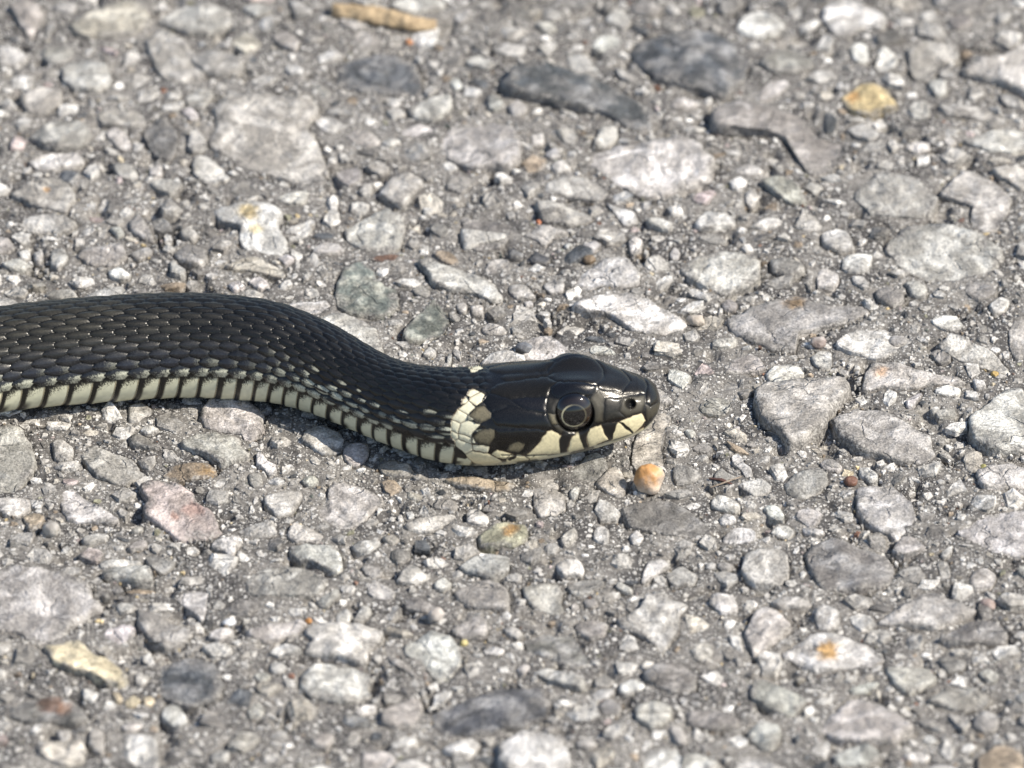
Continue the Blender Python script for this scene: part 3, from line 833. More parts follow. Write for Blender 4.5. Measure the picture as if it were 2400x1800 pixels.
def build_snake():
    # --- centre line inside the picture
    xs = np.arange(-150, 1547.01, 1.0)
    yt = gsmooth(np.interp(xs, ST[:, 0], ST[:, 1]), 14); yb = gsmooth(np.interp(xs, ST[:, 0], ST[:, 2]), 14)
    hd = smooth(1470, 1515, xs)                              # keep the blunt snout crisp
    yt = yt * (1 - hd) + np.interp(xs, ST[:, 0], ST[:, 1]) * hd; yb = yb * (1 - hd) + np.interp(xs, ST[:, 0], ST[:, 2]) * hd
    hw = np.interp(xs, *np.array(HALFW).T)
    hw = gsmooth(hw, 12) * (1 - hd) + hw * hd
    yc = (yt + yb) / 2
    slope = gsmooth(np.gradient(gsmooth(yc, 20)), 20)
    V = (yb - yt) / 2 / 20 * np.cos(np.arctan(slope * smooth(1150, 1000, xs)))
    hz = np.sqrt(np.maximum(V ** 2 - (hw * SE) ** 2, (0.25 * V) ** 2)) / CE      # half height, mm
    hz = gsmooth(hz, 18) * (1 - hd) + hz * hd
    head = smooth(1000, 1130, xs)
    zc = hz * 0.93 + 0.25
    body = np.array([ground_point(x, y, z * MM)[:2] for x, y, z in zip(xs, yc, zc)]) / MM
    by = gsmooth(body[:, 1], 25)
    # head: nearly straight, turned a little away, chin lifted towards the snout
    i0 = int(np.argmin(np.abs(xs - 1100)))
    ypos = by.copy()
    ypos[i0:] = by[i0] + (xs[i0:] - xs[i0]) / 20 * math.tan(math.radians(3.0))
    ypos = gsmooth(ypos, 30)
    # height that puts the middle of the head on its line of sight
    b = (900 - yc) * K
    dyv, dzv = CE + SE * b, -SE + CE * b
    t = (ypos * MM - cam_pos[1]) / dyv
    zlos = (cam_pos[2] + dzv * t) / MM
    zl = zc * (1 - head) + gsmooth(zlos, 12) * head
    xpos = (xs - 1200) * K * t / MM
    C = np.column_stack([xpos, ypos, zl])
    # --- the rest of the animal, out of the picture to the left
    d0 = C[0] - C[40]; a0 = math.atan2(d0[1], d0[0])
    L = 470.0; n = 700; sl_ = np.linspace(L / n, L, n)
    ang = a0 + 0.62 * (np.sin(sl_ / 62.0)) * smooth(0, 30, sl_)
    tx = np.cumsum(np.cos(ang)) * L / n; ty = np.cumsum(np.sin(ang)) * L / n
    rad = 5.85 + 2.4 * smooth(0, 120, sl_) - 7.75 * smooth(180, 470, sl_) ** 0.8
    rad = np.maximum(rad, 0.25)
    tail = np.column_stack([C[0, 0] + tx, C[0, 1] + ty, rad * 0.93 + 0.25])
    C = np.vstack([tail[::-1], C]); hwA = np.concatenate([rad[::-1], hw]); hzA = np.concatenate([rad[::-1] * hz[0] / hw[0], hz]); pxA = np.concatenate([np.full(n, -200.0), xs])
    hdA = smooth(1000, 1120, pxA)
    seg = np.linalg.norm(np.diff(C, axis=0), axis=1); S = np.concatenate([[0], np.cumsum(seg)])
    s_in = np.interp(-60, xs, S[n:]); s_hd = np.interp(1030, xs, S[n:]); s_tip = S[-1]
    ss = np.concatenate([np.arange(0, s_in - 40, 1.6), np.arange(s_in - 40, s_in, 0.22), np.arange(s_in, s_hd, 0.072), np.arange(s_hd, s_tip - 1.2, 0.05)])
    ss = np.concatenate([ss, s_tip - 1.2 * (1 - np.linspace(0, 1, 60)) ** 2])
    ss = np.unique(ss)
    I = lambda a: np.interp(ss, S, a)
    P = np.column_stack([I(C[:, k]) for k in range(3)])
    T = np.gradient(np.column_stack([gsmooth(C[:, k], 12) for k in range(3)]), axis=0); T /= np.linalg.norm(T, axis=1)[:, None]
    T = np.column_stack([I(T[:, k]) for k in range(3)]); T /= np.linalg.norm(T, axis=1)[:, None]
    side = np.column_stack([-T[:, 1], T[:, 0], 0 * T[:, 0]]); side /= np.linalg.norm(side, axis=1)[:, None]   # left of the animal = away from us
    up = np.cross(T, side)
    W, H, PX = I(hwA), I(hzA), I(pxA)
    # angles round the body, finer on the flank we look at
    near = np.linspace(0, math.pi, 220); farh = np.linspace(0, math.pi, 84)[1:-1]
    th = np.concatenate([-near, farh[::-1]])                 # negative = our side
    th2 = np.abs(th)
    R, NT = len(ss), len(th)
    hw_ = hdA_ = np.interp(ss, S, hdA)[:, None]
    # cross-section: belly flat on the road, head broad with a flat crown and upright cheeks
    y1, z1 = np.sin(th2)[None], np.cos(th2)[None]
    eb = 1 - 0.30 * (z1 < 0)
    zb = np.sign(z1) * np.abs(z1) ** eb; yb_ = np.abs(y1) ** 0.93
    zh = np.sign(z1) * np.abs(z1) ** np.where(z1 > 0, 0.80, 0.78); yh = np.abs(y1) ** 0.84
    Yu = yb_ * (1 - hdA_) + yh * hdA_; Zu = zb * (1 - hdA_) + zh * hdA_
    # the section is a bit larger than an ellipse: pull in so the outline stays as measured
    k_ = 1 - 0.055 * hdA_ - 0.01
    Yu = Yu * k_; Zu = Zu * k_
    def place(sign):
        return P[:, None] + side[:, None] * (sign * Yu * W[:, None])[..., None] + up[:, None] * (Zu * H[:, None])[..., None]
    Pn = place(-1.0)                                          # every vertex folded over to our flank: where its markings are read
    pos = place(np.sign(th)[None] + (th == 0)[None] * 1.0 * 0 - (th == 0)[None] * 0.0)
    D = measure(Pn * MM)                                      # markings are mirror images left and right
    dx, dy = D[..., 0], D[..., 1]
    nv = lambda sc, sd: vnoise(ss[:, None] * sc + 0 * th2, th2[None] * 5.5 * sc + (th[None] > 0) * 91, sd)
    # ---------------- scales of the trunk
    pitch = np.interp(PX, [-200, 0, 400, 700, 900, 1050, 1150], [3.0, 2.95, 2.65, 2.3, 2.0, 1.65, 1.5])
    nidx = np.concatenate([[0], np.cumsum(np.diff(ss) / (0.5 * (pitch[1:] + pitch[:-1])))])[:, None] + 0 * th2
    thv = 0.505 * math.pi
    tt = th2[None] / thv
    v = 9.5 * tt * (1.16 - 0.16 * tt) + 0 * nidx
    best = np.full(v.shape, -1.0); brow = np.zeros(v.shape); bdv = np.zeros(v.shape); bk = np.zeros(v.shape); bw = np.ones(v.shape)
    r0 = np.round(v)
    LEN = 1.24
    for dr in (-1, 0, 1):
        r = r0 + dr
        off = 0.5 * (np.abs(r) % 2)
        for dk in (0, 1, 2):
            k = np.floor(nidx - off) + dk
            basep = k + off + 0.12
            t = (basep - nidx) / LEN
            u = np.clip(np.abs(2 * t - 1), 0, 1)
            wd = 0.64 * (1 - u ** 2.0) ** .78
            dv = v - r
            ok = (t > 0) & (t < 1) & (np.abs(dv) < wd) & (np.abs(r) <= 9) & (t > best)
            best = np.where(ok, t, best); brow = np.where(ok, r, brow); bdv = np.where(ok, dv / np.maximum(wd, .02), bdv); bk = np.where(ok, k * 31 + np.abs(r) * 7, bk); bw = np.where(ok, wd, bw)
    has = best > 0
    tv = np.clip(best, 0, 1)
    edge = np.clip((1 - np.abs(bdv)) * bw / .13, 0, 1) * np.clip((1 - tv) / .08, 0, 1) * np.clip(tv / .08, 0, 1)
    edge = np.minimum(edge, 1)
    hs = np.where(has, 0.05 + 0.09 * tv + 0.24 * (1 - bdv ** 2) * np.clip(1 - (2 * tv - 1) ** 2, 0, 1) ** .6 + 0.03 * np.exp(-(bdv * bw / .06) ** 2) * smooth(0.1, .3, tv), 0.0) * (pitch[:, None] / 2.9) ** .5
    # belly shields
    vent = v > 9.5
    q = nidx - np.floor(nidx) + (v - 9.5) * 0.09            # 0 tail side .. 1 head side
    q = q - np.floor(q)
    hv = 0.06 + 0.16 * (1 - q) * smooth(0.0, 0.06, q) * smooth(9.45, 9.9, v) + 0.03
    hs = np.where(vent, hv * (pitch[:, None] / 2.9), hs)
    # ---------------- colours of the trunk
    h1 = hash2(bk, 0 * bk, 4); h2 = hash2(bk, 0 * bk + 3, 9)
    fine = nv(7.0, 2); mid = nv(2.2, 3); sp = nv(13.0, 8)
    neck = smooth(600, 800, PX)[:, None] + 0 * v
    low = smooth(3.5, 8.5, v)
    dark = np.array([0.005, 0.0048, 0.0047]); olive = np.array([0.018, 0.0165, 0.012]); blue = np.array([0.011, 0.0125, 0.0175])
    wol = smooth(700, 150, PX)[:, None] * (1 - low)
    c = dark + (olive - dark) * wol[..., None] + (blue - dark) * (low * 0.9 * (1 - neck * .6))[..., None]
    sheen = np.where(has, (1 - bdv ** 2) * np.clip(1 - (2 * tv - 1.1) ** 2, 0, 1), 0)  # paler scale centres: the sun's sheen painted into the skin colour
    c = c * (0.66 + 0.68 * h1)[..., None] * (0.75 + 0.5 * fine)[..., None] * (0.45 + 1.0 * sheen)[..., None]
    # grey bloom on the flank scales
    bloom = smooth(0.50, 0.75, sp * .6 + mid * .4) * low * 0.5 * (1 - neck)
    c = c + (np.array([0.10, 0.105, 0.10]) - c) * (bloom * 0.4)[..., None]
    pale = np.array([0.56, 0.555, 0.43])
    # light spots on the lowest rows
    stk = smooth(.30, .52, vnoise(nidx * 1.1 + 7, v * 2.6, 61))
    w9 = smooth(0.66, 0.40, tv + (sp - .5) * .75 + (mid - .5) * .3 + (h1 - .5) * .3 - .25 * neck + 0.25 * smooth(.1, -.7, bdv)) * (brow == 9) * smooth(-.75, -.35, bdv)
    w8 = smooth(0.56, 0.36, tv + (sp - .5) * .5 + (h1 - .35) * .4 - .30 * neck) * (brow == 8) * smooth(0.3, 0.6, h2 + neck * .35) * (0.30 + 0.70 * neck) * smooth(.95, .6, np.abs(bdv))
    w7 = smooth(0.52, 0.34, tv + (sp - .5) * .5 + (h1 - .35) * .4 - .22 * neck) * ((brow == 7) + .6 * (brow == 6)) * smooth(0.3, 0.6, h2 + .1) * neck * smooth(.9, .5, np.abs(bdv))
    wsp = np.clip(np.maximum(np.maximum(w9, w8), w7), 0, 1) * has * smooth(.97, .82, np.abs(bdv))
    wsp *= np.where(brow == 9, 1, .95) * (1 - neck * (1 - stk))
    c = c + (pale * 0.92 - c) * (wsp * (0.55 + .45 * smooth(.3, .6, sp)))[..., None]
    seam = np.where(~vent, np.where(has, 1 - smooth(0.0, 0.5, edge), 1.0), 0)
    c = c * (1 - 0.8 * seam)[..., None]
    # belly shields: cream with a brown hind rim and black joints
    kk = np.floor(nidx + (v - 9.5) * 0.09); hb = hash2(kk, 0 * kk, 21); hb2 = hash2(kk, 0 * kk + 1, 22)
    sc = (v - 9.5)
    gapw = 0.13 + 0.20 * hb ** 2 + 0.10 * smooth(1.0, 0.0, sc)
    cream = smooth(gapw - .05, gapw + .07, q + (sp - .5) * 0.22 * smooth(1.2, 0, sc)) * smooth(0.955, 0.925, q)
    cream *= 1 - smooth(0.75, 0.15, sc + (sp - .5) * .7 + q * 0.9 - 0.25)
    cream *= 1 - smooth(.18, .0, sc) * .9
    blot = smooth(0.6, 0.72, vnoise(nidx * 0.9 + 3, v * 0.6, 44)) * smooth(0.9, 2.2, sc) * smooth(.6, .2, q)
    cream = cream * (1 - blot)
    rim = smooth(0.86, 0.90, q) * smooth(0.97, 0.93, q)
    cv = dark * 0.7 + (np.array([0.62, 0.60, 0.435]) * (0.93 + 0.14 * mid)[..., None] - dark * .7) * cream[..., None]
    cv = cv + (np.array([0.16, 0.115, 0.055]) - cv) * (rim * cream * 0.8)[..., None]
    c = np.where(vent[..., None], cv, c)
    rough = np.where(vent, 0.45, 0.31 + 0.08 * h1)
    # ---------------- head shields, laid out from the measured outlines
    zone = smooth(1128, 1160, dx + (dy - 900) * 0.15)         # where the trunk scales give way to shields
    hs = hs * (1 - zone)
    headcol = np.array([0.005, 0.0048, 0.005])
    c = c * (1 - zone)[..., None] + headcol * zone[..., None]
    rough = rough * (1 - zone) + 0.24 * zone
    act = (PX > 1020)
    ridx = np.where(act)[0]; ra = ridx[0]
    ddx, ddy = dx[ra:], dy[ra:]
    A = dict(k=(0.0045, 0.0045, 0.005), o=(0.0085, 0.0072, 0.005), n=(0.0075, 0.0062, 0.0045), b=(0.006, 0.0062, 0.008), c=(0.68, 0.60, 0.375), e=(0.70, 0.655, 0.47),
             t=(0.175, 0.15, 0.095), u=(0.050, 0.044, 0.030), g=(0.007, 0.0065, 0.005), y=(0.66, 0.58, 0.37))
    HP = '''o 545 490 620 440 690 425 870 400 1040 382 1132 445 1075 490 1040 560 860 560 720 575 545 520
o 600 300 690 255 870 240 1040 225 1170 255 1170 310 1040 382 870 400 690 425 610 380
n 1040 382 1170 310 1530 300 1530 350 1530 395 1470 468 1290 450 1132 445
b 1132 445 1290 450 1470 468 1440 540 1330 575 1180 575 1090 545 1075 490
n 1530 350 1530 260 1740 300 1760 420 1690 520 1480 500 1470 468 1530 395
n 1740 300 1850 370 1910 440 1890 520 1690 540 1690 520 1760 420
n 1850 370 1980 430 2050 540 2010 590 1930 640 1895 600 1900 500 1910 440
u 2010 590 2050 560 2040 660 1910 770 1890 720 1895 620 1930 640
u 1690 560 1890 530 1895 620 1860 690 1720 730 1660 680
g 1540 560 1690 560 1660 680 1720 735 1540 770 1530 660
u 1440 540 1480 500 1540 560 1530 660 1530 775 1450 780 1420 680 1400 580
g 1040 560 1180 575 1120 640 1105 700 1030 690
t 1040 690 1110 700 1150 790 1080 800
u 1080 800 1150 795 1200 850 1150 870
b 720 575 860 560 1040 560 1030 700 830 655
k 480 600 545 520 720 575 830 655 700 640 560 690
k 560 690 700 640 830 655 1030 705 1080 820 1040 850 960 830 600 800 560 740
k 600 830 960 830 1040 850 1010 890 960 970 850 1055 790 1040 850 965 790 940 590 940 590 840
c 1660 770 1730 735 1860 695 1895 760 1860 810 1790 870 1700 800
c 1510 790 1660 770 1700 800 1790 870 1690 910 1600 930 1575 925 1530 850
c 1400 830 1510 790 1530 850 1575 925 1400 990 1385 900
c 1250 900 1305 870 1400 830 1385 900 1400 990 1355 1005 1220 1040 1225 980
c 1040 850 1080 840 1150 880 1270 850 1250 900 1225 980 1220 1040 1130 1050 850 1058 960 970 1010 890
t 720 960 790 940 850 965 835 1000 790 1040 680 1020
t 430 640 490 630 560 690 555 740 470 785 360 720
t 395 900 440 850 540 820 590 840 590 900 540 975 470 960 410 935
e 360 500 410 485 465 510 380 555 350 545
e 380 555 465 510 505 530 480 600 430 635 365 590
e 305 575 350 548 365 590 335 605 300 625
e 300 640 335 605 365 590 425 640 355 710 270 665
e 250 690 270 665 355 710 345 755 290 785 220 745
e 215 770 220 745 290 785 275 865 210 850
e 290 785 345 755 470 790 400 860 385 905 275 865
e 210 850 275 865 272 915 240 935 208 900
e 275 865 385 905 395 960 272 915
e 240 935 272 915 395 960 400 1020 330 1055 250 975
e 395 960 470 965 545 985 535 1040 400 1015
y 330 1055 400 1020 535 1040 610 1080 660 1120 500 1160 400 1120
c 555 1045 610 1005 740 1050 690 1090 610 1080
c 690 1090 740 1050 850 1062 890 1085 860 1150 680 1150
c 890 1085 850 1062 1130 1055 1160 1075 1120 1130 900 1150
c 1160 1075 1130 1055 1220 1045 1380 1015 1400 1040 1300 1110 1130 1120
c 1400 1040 1380 1015 1600 940 1620 950 1600 1010 1420 1080
c 1620 950 1600 940 1700 908 1790 870 1880 815 1860 900 1720 960 1620 1010
u 440 310 500 300 500 320 450 330'''
    MARK = '''1655 765 1705 770 1805 865 1775 870 1690 810
1505 785 1665 768 1640 800 1620 860 1612 920 1575 930 1535 860
1305 865 1400 815 1420 830 1385 900 1398 995 1358 1012 1340 950
1178 845 1275 845 1255 895 1225 980 1217 1035 1148 1052 1138 930
545 985 600 985 620 1005 560 1045 525 1040
690 1092 775 1042 785 1068 720 1108
885 1092 940 1050 940 1068
1540 950 1592 938 1572 972
1680 908 1702 898 1702 925
230 985 300 1000 360 1080 330 1090 240 1060
1060 830 1035 850 1000 905 960 905 980 860'''
    def poly_eval(p):
        p = np.asarray(p); n_ = len(p); mn, mx = p.min(0) - 3, p.max(0) + 3
        m = (ddx > mn[0]) & (ddx < mx[0]) & (ddy > mn[1]) & (ddy < mx[1])
        x, y = ddx[m], ddy[m]
        # let the hand-measured straight sides wander a little
        x = x + (vnoise(x / 9, y / 9, 71) - .5) * 3.0; y = y + (vnoise(x / 9, y / 9, 72) - .5) * 3.0
        ins = np.zeros(x.shape, bool); dist = np.full(x.shape, 1e9)
        for k in range(n_):
            ax, ay = p[k]; bx, by_ = p[(k + 1) % n_]
            cr = (ay > y) != (by_ > y)
            if by_ != ay: ins ^= cr & (x < (bx - ax) * (y - ay) / (by_ - ay) + ax)
            ex, ey = bx - ax, by_ - ay; tq = np.clip(((x - ax) * ex + (y - ay) * ey) / (ex * ex + ey * ey + 1e-9), 0, 1)
            dist = np.minimum(dist, np.hypot(x - ax - tq * ex, y - ay - tq * ey))
        return m, ins, dist
    cc = c[ra:]; hh = hs[ra:]; rr_ = rough[ra:]
    under = smooth(0.62 * math.pi, 0.70 * math.pi, th2)[None] * np.ones((R - ra, 1))
    tex = nv(6.0, 51)[ra:]; tex2 = nv(16.0, 52)[ra:]
    for line in HP.split('\n'):
        qd = line.split(); key = qd[0]
        p = np.array([float(a) for a in qd[1:]]).reshape(-1, 2) / 3.687 + (1000, 780)
        m, ins, dist = poly_eval(p)
        base = np.array(A[key])
        w = (ins * smooth(0, 1.2, dist))[:, None]
        tcol = base * (0.86 + 0.28 * tex[m])[:, None]
        if key in 'tug':
            sp_ = smooth(0.45, 0.7, tex2[m] * .6 + tex[m] * .4)[:, None] * 0.55
            tcol = tcol * (1 - sp_) + np.array([0.03, 0.028, 0.022]) * sp_
            tcol = tcol * (0.45 + 0.55 * smooth(0, 9, dist))[:, None]
        cur = cc[m]
        cur = cur * (1 - w) + tcol * w
        ln = (ins * smooth(1.9, 0.5, dist))[:, None] * (0.75 if key in 'cey' else 0.5)
        lc = np.array([0.13, 0.085, 0.05]) if key in 'cey' else np.array([0.003, 0.003, 0.003])
        cur = cur * (1 - ln) + lc * ln
        cc[m] = cur
        rise = (0.10 if key in 'cetuy' else 0.13) * (1 - np.exp(-dist / 3.2))
        hcur = hh[m]; hh[m] = np.where(ins, rise, hcur)
        rr_[m] = np.where(ins, 0.52 if key in 'tug' else 0.40 if key in 'cey' else 0.25, rr_[m])
    for line in MARK.split('\n'):
        p = np.array([float(a) for a in line.split()]).reshape(-1, 2) / 3.687 + (1000, 780)
        m, ins, dist = poly_eval(p)
        w = (ins * smooth(0, 1.6, dist))[:, None]
        cc[m] = cc[m] * (1 - w) + np.array([0.008, 0.0075, 0.0075]) * w
    # lip line
    lip = np.array([(1895, 790), (1800, 868), (1600, 935), (1380, 1012), (1130, 1054), (850, 1060), (640, 1055)], float) / 3.687 + (1000, 780)
    ly = np.interp(ddx, lip[::-1, 0], lip[::-1, 1]); dl = np.abs(ddy - ly)
    lw = smooth(2.6, 0.4, dl) * ((ddx > lip[-1, 0]) & (ddx < lip[0, 0]))
    cc[:] = cc * (1 - 0.72 * lw)[..., None] + np.array([0.06, 0.035, 0.02]) * (0.72 * lw)[..., None]
    hh -= lw * 0.14
    # nostril
    nx_, ny_ = 1000 + 1762 / 3.687, 780 + 615 / 3.687
    dn = np.hypot((ddx - nx_) / 1.0, (ddy - ny_) / 1.0)
    wn = smooth(14.5, 10.5, dn); cc[:] = cc * (1 - wn)[..., None] + 0.002 * wn[..., None]
    hh -= smooth(14, 5, dn) * 0.75
    rr_ += smooth(17, 12, dn) * 0.7
    # eye socket and brow
    ex_, ey_ = 1000 + 1282 / 3.687, 780 + 704 / 3.687
    de = np.hypot(ddx - ex_, ddy - ey_)
    hh -= smooth(47, 40, de) * 0.75
    hh += np.exp(-((de - 54) / 7) ** 2) * 0.05
    we = smooth(50, 44, de); cc[:] = cc * (1 - we)[..., None] + 0.004 * we[..., None]
    brow_ = np.exp(-((ddx - ex_ - 5) / 62) ** 2) * np.exp(-((ddy - (ey_ - 63)) / 20) ** 2)
    hh += brow_ * 0.75
    # throat and chin, pale with soft dark smudges
    ch = np.array([0.60, 0.565, 0.41]) * (0.9 + 0.2 * tex)[..., None] * (1 - 0.85 * smooth(.66, .74, vnoise(ddx / 26, ddy / 14, 77)))[..., None]
    wu = (under * smooth(1090, 1150, ddx))[..., None]
    cc[:] = cc * (1 - wu) + ch * wu
    hh *= (1 - wu[..., 0])
    tip = smooth(1547, 1540, PX)[ra:, None]
    hh *= tip
    c[ra:] = cc; hs[ra:] = hh; rough[ra:] = rr_
    # ---------------- raise the relief along the section normal
    sg = np.where(th <= 0, -1.0, 1.0)[None]
    ny = Yu / np.maximum(W[:, None], .05); nz = Zu / np.maximum(H[:, None], .05)
    ln_ = np.sqrt(ny ** 2 + nz ** 2) + 1e-9
    taper = np.clip(np.minimum(W, H) / 2.0, 0, 1)[:, None]
    off = hs * taper
    pos = place(sg) + side[:, None] * (sg * ny / ln_ * off)[..., None] + up[:, None] * (nz / ln_ * off)[..., None]
    idx = np.arange(R * NT).reshape(R, NT)
    nxt = np.roll(idx, -1, axis=1)
    F = np.stack([idx[:-1], nxt[:-1], nxt[1:], idx[1:]], -1).reshape(-1, 4)
    Vv = pos.reshape(-1, 3)
    caps = np.vstack([P[:1], P[-1:]]); a_, b_ = len(Vv), len(Vv) + 1
    Vv = np.vstack([Vv, caps])
    T1 = np.column_stack([nxt[0], idx[0], np.full(NT, a_)]); T2 = np.column_stack([idx[-1], nxt[-1], np.full(NT, b_)])
    colr = np.concatenate([c, rough[..., None]], -1).reshape(-1, 4); colr = np.vstack([colr, colr[:1], colr[-1:]])
    root = bpy.data.objects.new('snake', None); COL.objects.link(root); root.empty_display_size = 0.01
    root.location = (0, 0, 0)
    tag(root, 'dark scaly snake with a cream collar and striped lips crawling over the asphalt', 'snake')
    me = np_mesh('body', Vv * MM, [F, T1, T2], colr)
    add_obj('body', me, MAT_SNAKE, root)
    # ---------------- eyes
    for sgn in (-1, 1):
        dd = np.hypot(dx - ex_, dy - ey_) + 1e6 * ((th[None] > 0) if sgn < 0 else (th[None] <= 0)) + 1e6 * (PX < 1200)[:, None]
        i, j = np.unravel_index(np.argmin(dd), dd.shape)
        base_p = (P[i] + side[i] * (sgn * Yu[i, j] * W[i]) + up[i] * (Zu[i, j] * H[i]))
        nrm = side[i] * sgn * 0.97 + up[i] * 0.16 + T[i] * 0.10; nrm /= np.linalg.norm(nrm)
        t1 = T[i] - nrm * np.dot(T[i], nrm); t1 /= np.linalg.norm(t1); t2 = np.cross(nrm, t1)
        ru, rv = 64, 72
        a = np.linspace(0.0, math.pi * .56, ru)[:, None]; bb = np.linspace(0, 2 * math.pi, rv, endpoint=False)[None]
        r3 = np.sin(a) * 2.36; h3 = np.cos(a) * 1.35 + 0 * bb
        vx = r3 * np.cos(bb); vy = r3 * np.sin(bb)
        pv = base_p - nrm * 0.80 + vx[..., None] * t1 + vy[..., None] * t2 + h3[..., None] * nrm
        rad_ = np.hypot(vx + 0.14, vy * 1.0) / 2.36
        base_c = np.zeros((ru, rv, 4)); base_c[..., 3] = .06
        base_c[..., :3] = (0.004, 0.0035, 0.0035)
        ringw = smooth(0.545, 0.57, rad_) * smooth(0.635, 0.60, rad_) * (0.12 + 0.88 * smooth(0.5, -0.8, np.cos(bb - 0.4) + 0 * a))
        base_c[..., :3] = base_c[..., :3] * (1 - ringw[..., None]) + np.array([0.60, 0.54, 0.34]) * ringw[..., None]
        iris = smooth(0.60, 0.64, rad_) * smooth(.95, .80, rad_)
        base_c[..., :3] += np.array([0.010, 0.006, 0.003]) * iris[..., None]
        idx = np.arange(ru * rv).reshape(ru, rv); nx2 = np.roll(idx, -1, 1)
        Fe = np.stack([idx[:-1], idx[1:], nx2[1:], nx2[:-1]], -1).reshape(-1, 4)
        me = np_mesh('eye', pv.reshape(-1, 3) * MM, [Fe], base_c.reshape(-1, 4))
        add_obj('eye', me, MAT_EYE, root)

def snake_material():
    N = Nodes('snake_skin')
    at = N.n('ShaderNodeAttribute', attribute_name='Col')
    geo = N.n('ShaderNodeNewGeometry'); pos = geo.outputs['Position']
    N.l(at.outputs['Color'], N.p.inputs['Base Color'])
    g = N.noise(pos, 5200, 3, 0.7)
    N.l(N.math('ADD', at.outputs['Alpha'], N.ramp(g, .3, .7, -0.06, 0.10)), N.p.inputs['Roughness'])
    N.p.inputs['Specular IOR Level'].default_value = 0.42
    N.p.inputs['Coat Weight'].default_value = 0.15; N.p.inputs['Coat Roughness'].default_value = 0.16
    N.p.inputs['Specular Tint'].default_value = (1.0, 0.96, 0.88, 1)
    N.l(N.bump(g, 0.000018), N.p.inputs['Normal'])
    return N.m

def eye_material():
    N = Nodes('snake_eye')
    at = N.n('ShaderNodeAttribute', attribute_name='Col')
    N.l(at.outputs['Color'], N.p.inputs['Base Color'])
    N.p.inputs['Roughness'].default_value = 0.06
    N.p.inputs['Coat Weight'].default_value = 0.6
    N.p.inputs['Coat Roughness'].default_value = 0.03
    return N.m

MAT_SNAKE = snake_material(); MAT_EYE = eye_material()
build_snake()

# ------------------------------------------------------------------ loose pebbles and plant litter lying on the road
def pebble(name, px, py, w, d, h, colour, rot, seed, label, blotch=None, lump=0.16, bury=0.2, cat='pebble'):
    """w, d, h in millimetres; px, py = where its foot stands in the photograph"""
    import bmesh
    bm = bmesh.new(); bmesh.ops.create_icosphere(bm, subdivisions=4, radius=1.0)
    V = np.array([v.co[:] for v in bm.verts]); F = np.array([[v.index for v in f.verts] for f in bm.faces]); bm.free()
    r = np.random.default_rng(seed)
    # knock flats into the sphere, then roughen
    for _ in range(7):
        n = r.normal(size=3); n /= np.linalg.norm(n); lim = r.uniform(.72, .95)
        e = V @ n; V = V - np.maximum(e - lim, 0)[:, None] * n * 0.8
    k = 1 + (fbm(V[:, 0] * 1.4 + seed, V[:, 1] * 1.4 + V[:, 2] * 1.9, seed, 3) - .5) * lump
    V = V * k[:, None] * np.array([w, d, h]) / 2
    a = math.radians(rot); R_ = np.array([[math.cos(a), -math.sin(a), 0], [math.sin(a), math.cos(a), 0], [0, 0, 1]])
    V = V @ R_.T
    g = ground_point(px, py) / MM
    zb = float(road_low(np.array([g[0]]), np.array([g[1]]))[0])
    V[:, 2] += -V[:, 2].min() - bury
    col = np.ones((len(V), 4)); col[:, :3] = colour
    if blotch:
        m = smooth(.35, .75, fbm(V[:, 0] * .7 + seed, V[:, 1] * .6 + V[:, 2] * .5, seed + 3, 3) + (V[:, 2] / h - .5) * .7 - V[:, 0] / w * .25)[:, None]
        col[:, :3] = col[:, :3] * (1 - m) + np.array(blotch) * m
    col[:, 3] = r.random()
    me = np_mesh(name, V * MM, [F], col)
    o = add_obj(name, me, MAT_PEBBLE); o.location = (g[0] * MM, g[1] * MM, zb * MM)
    return tag(o, label, cat)

def pebble_material():
    N = Nodes('smooth_pebble')
    at = N.n('ShaderNodeAttribute', attribute_name='Col')
    tc = N.n('ShaderNodeTexCoord'); pos = tc.outputs['Object']
    g = N.noise(pos, 900, 5, .65); f = N.noise(pos, 4000, 3, .7)
    c = N.mix(1.0, at.outputs['Color'], N.mix(N.ramp(g, .35, .65), (0.78, 0.76, 0.74), (1.15, 1.15, 1.15)), 'MULTIPLY')
    c = N.mix(N.ramp(f, .62, .70, 0, .5), c, (0.07, 0.05, 0.04))
    N.l(c, N.p.inputs['Base Color']); N.p.inputs['Roughness'].default_value = 0.5
    N.p.inputs['Specular IOR Level'].default_value = 0.4
    N.p.inputs['Subsurface Weight'].default_value = 0.05
    N.p.inputs['Subsurface Radius'].default_value = (0.0008, 0.0005, 0.0003)
    N.l(N.bump(N.math('ADD', g, N.math('MULTIPLY', f, .3)), 0.0002), N.p.inputs['Normal'])
    return N.m

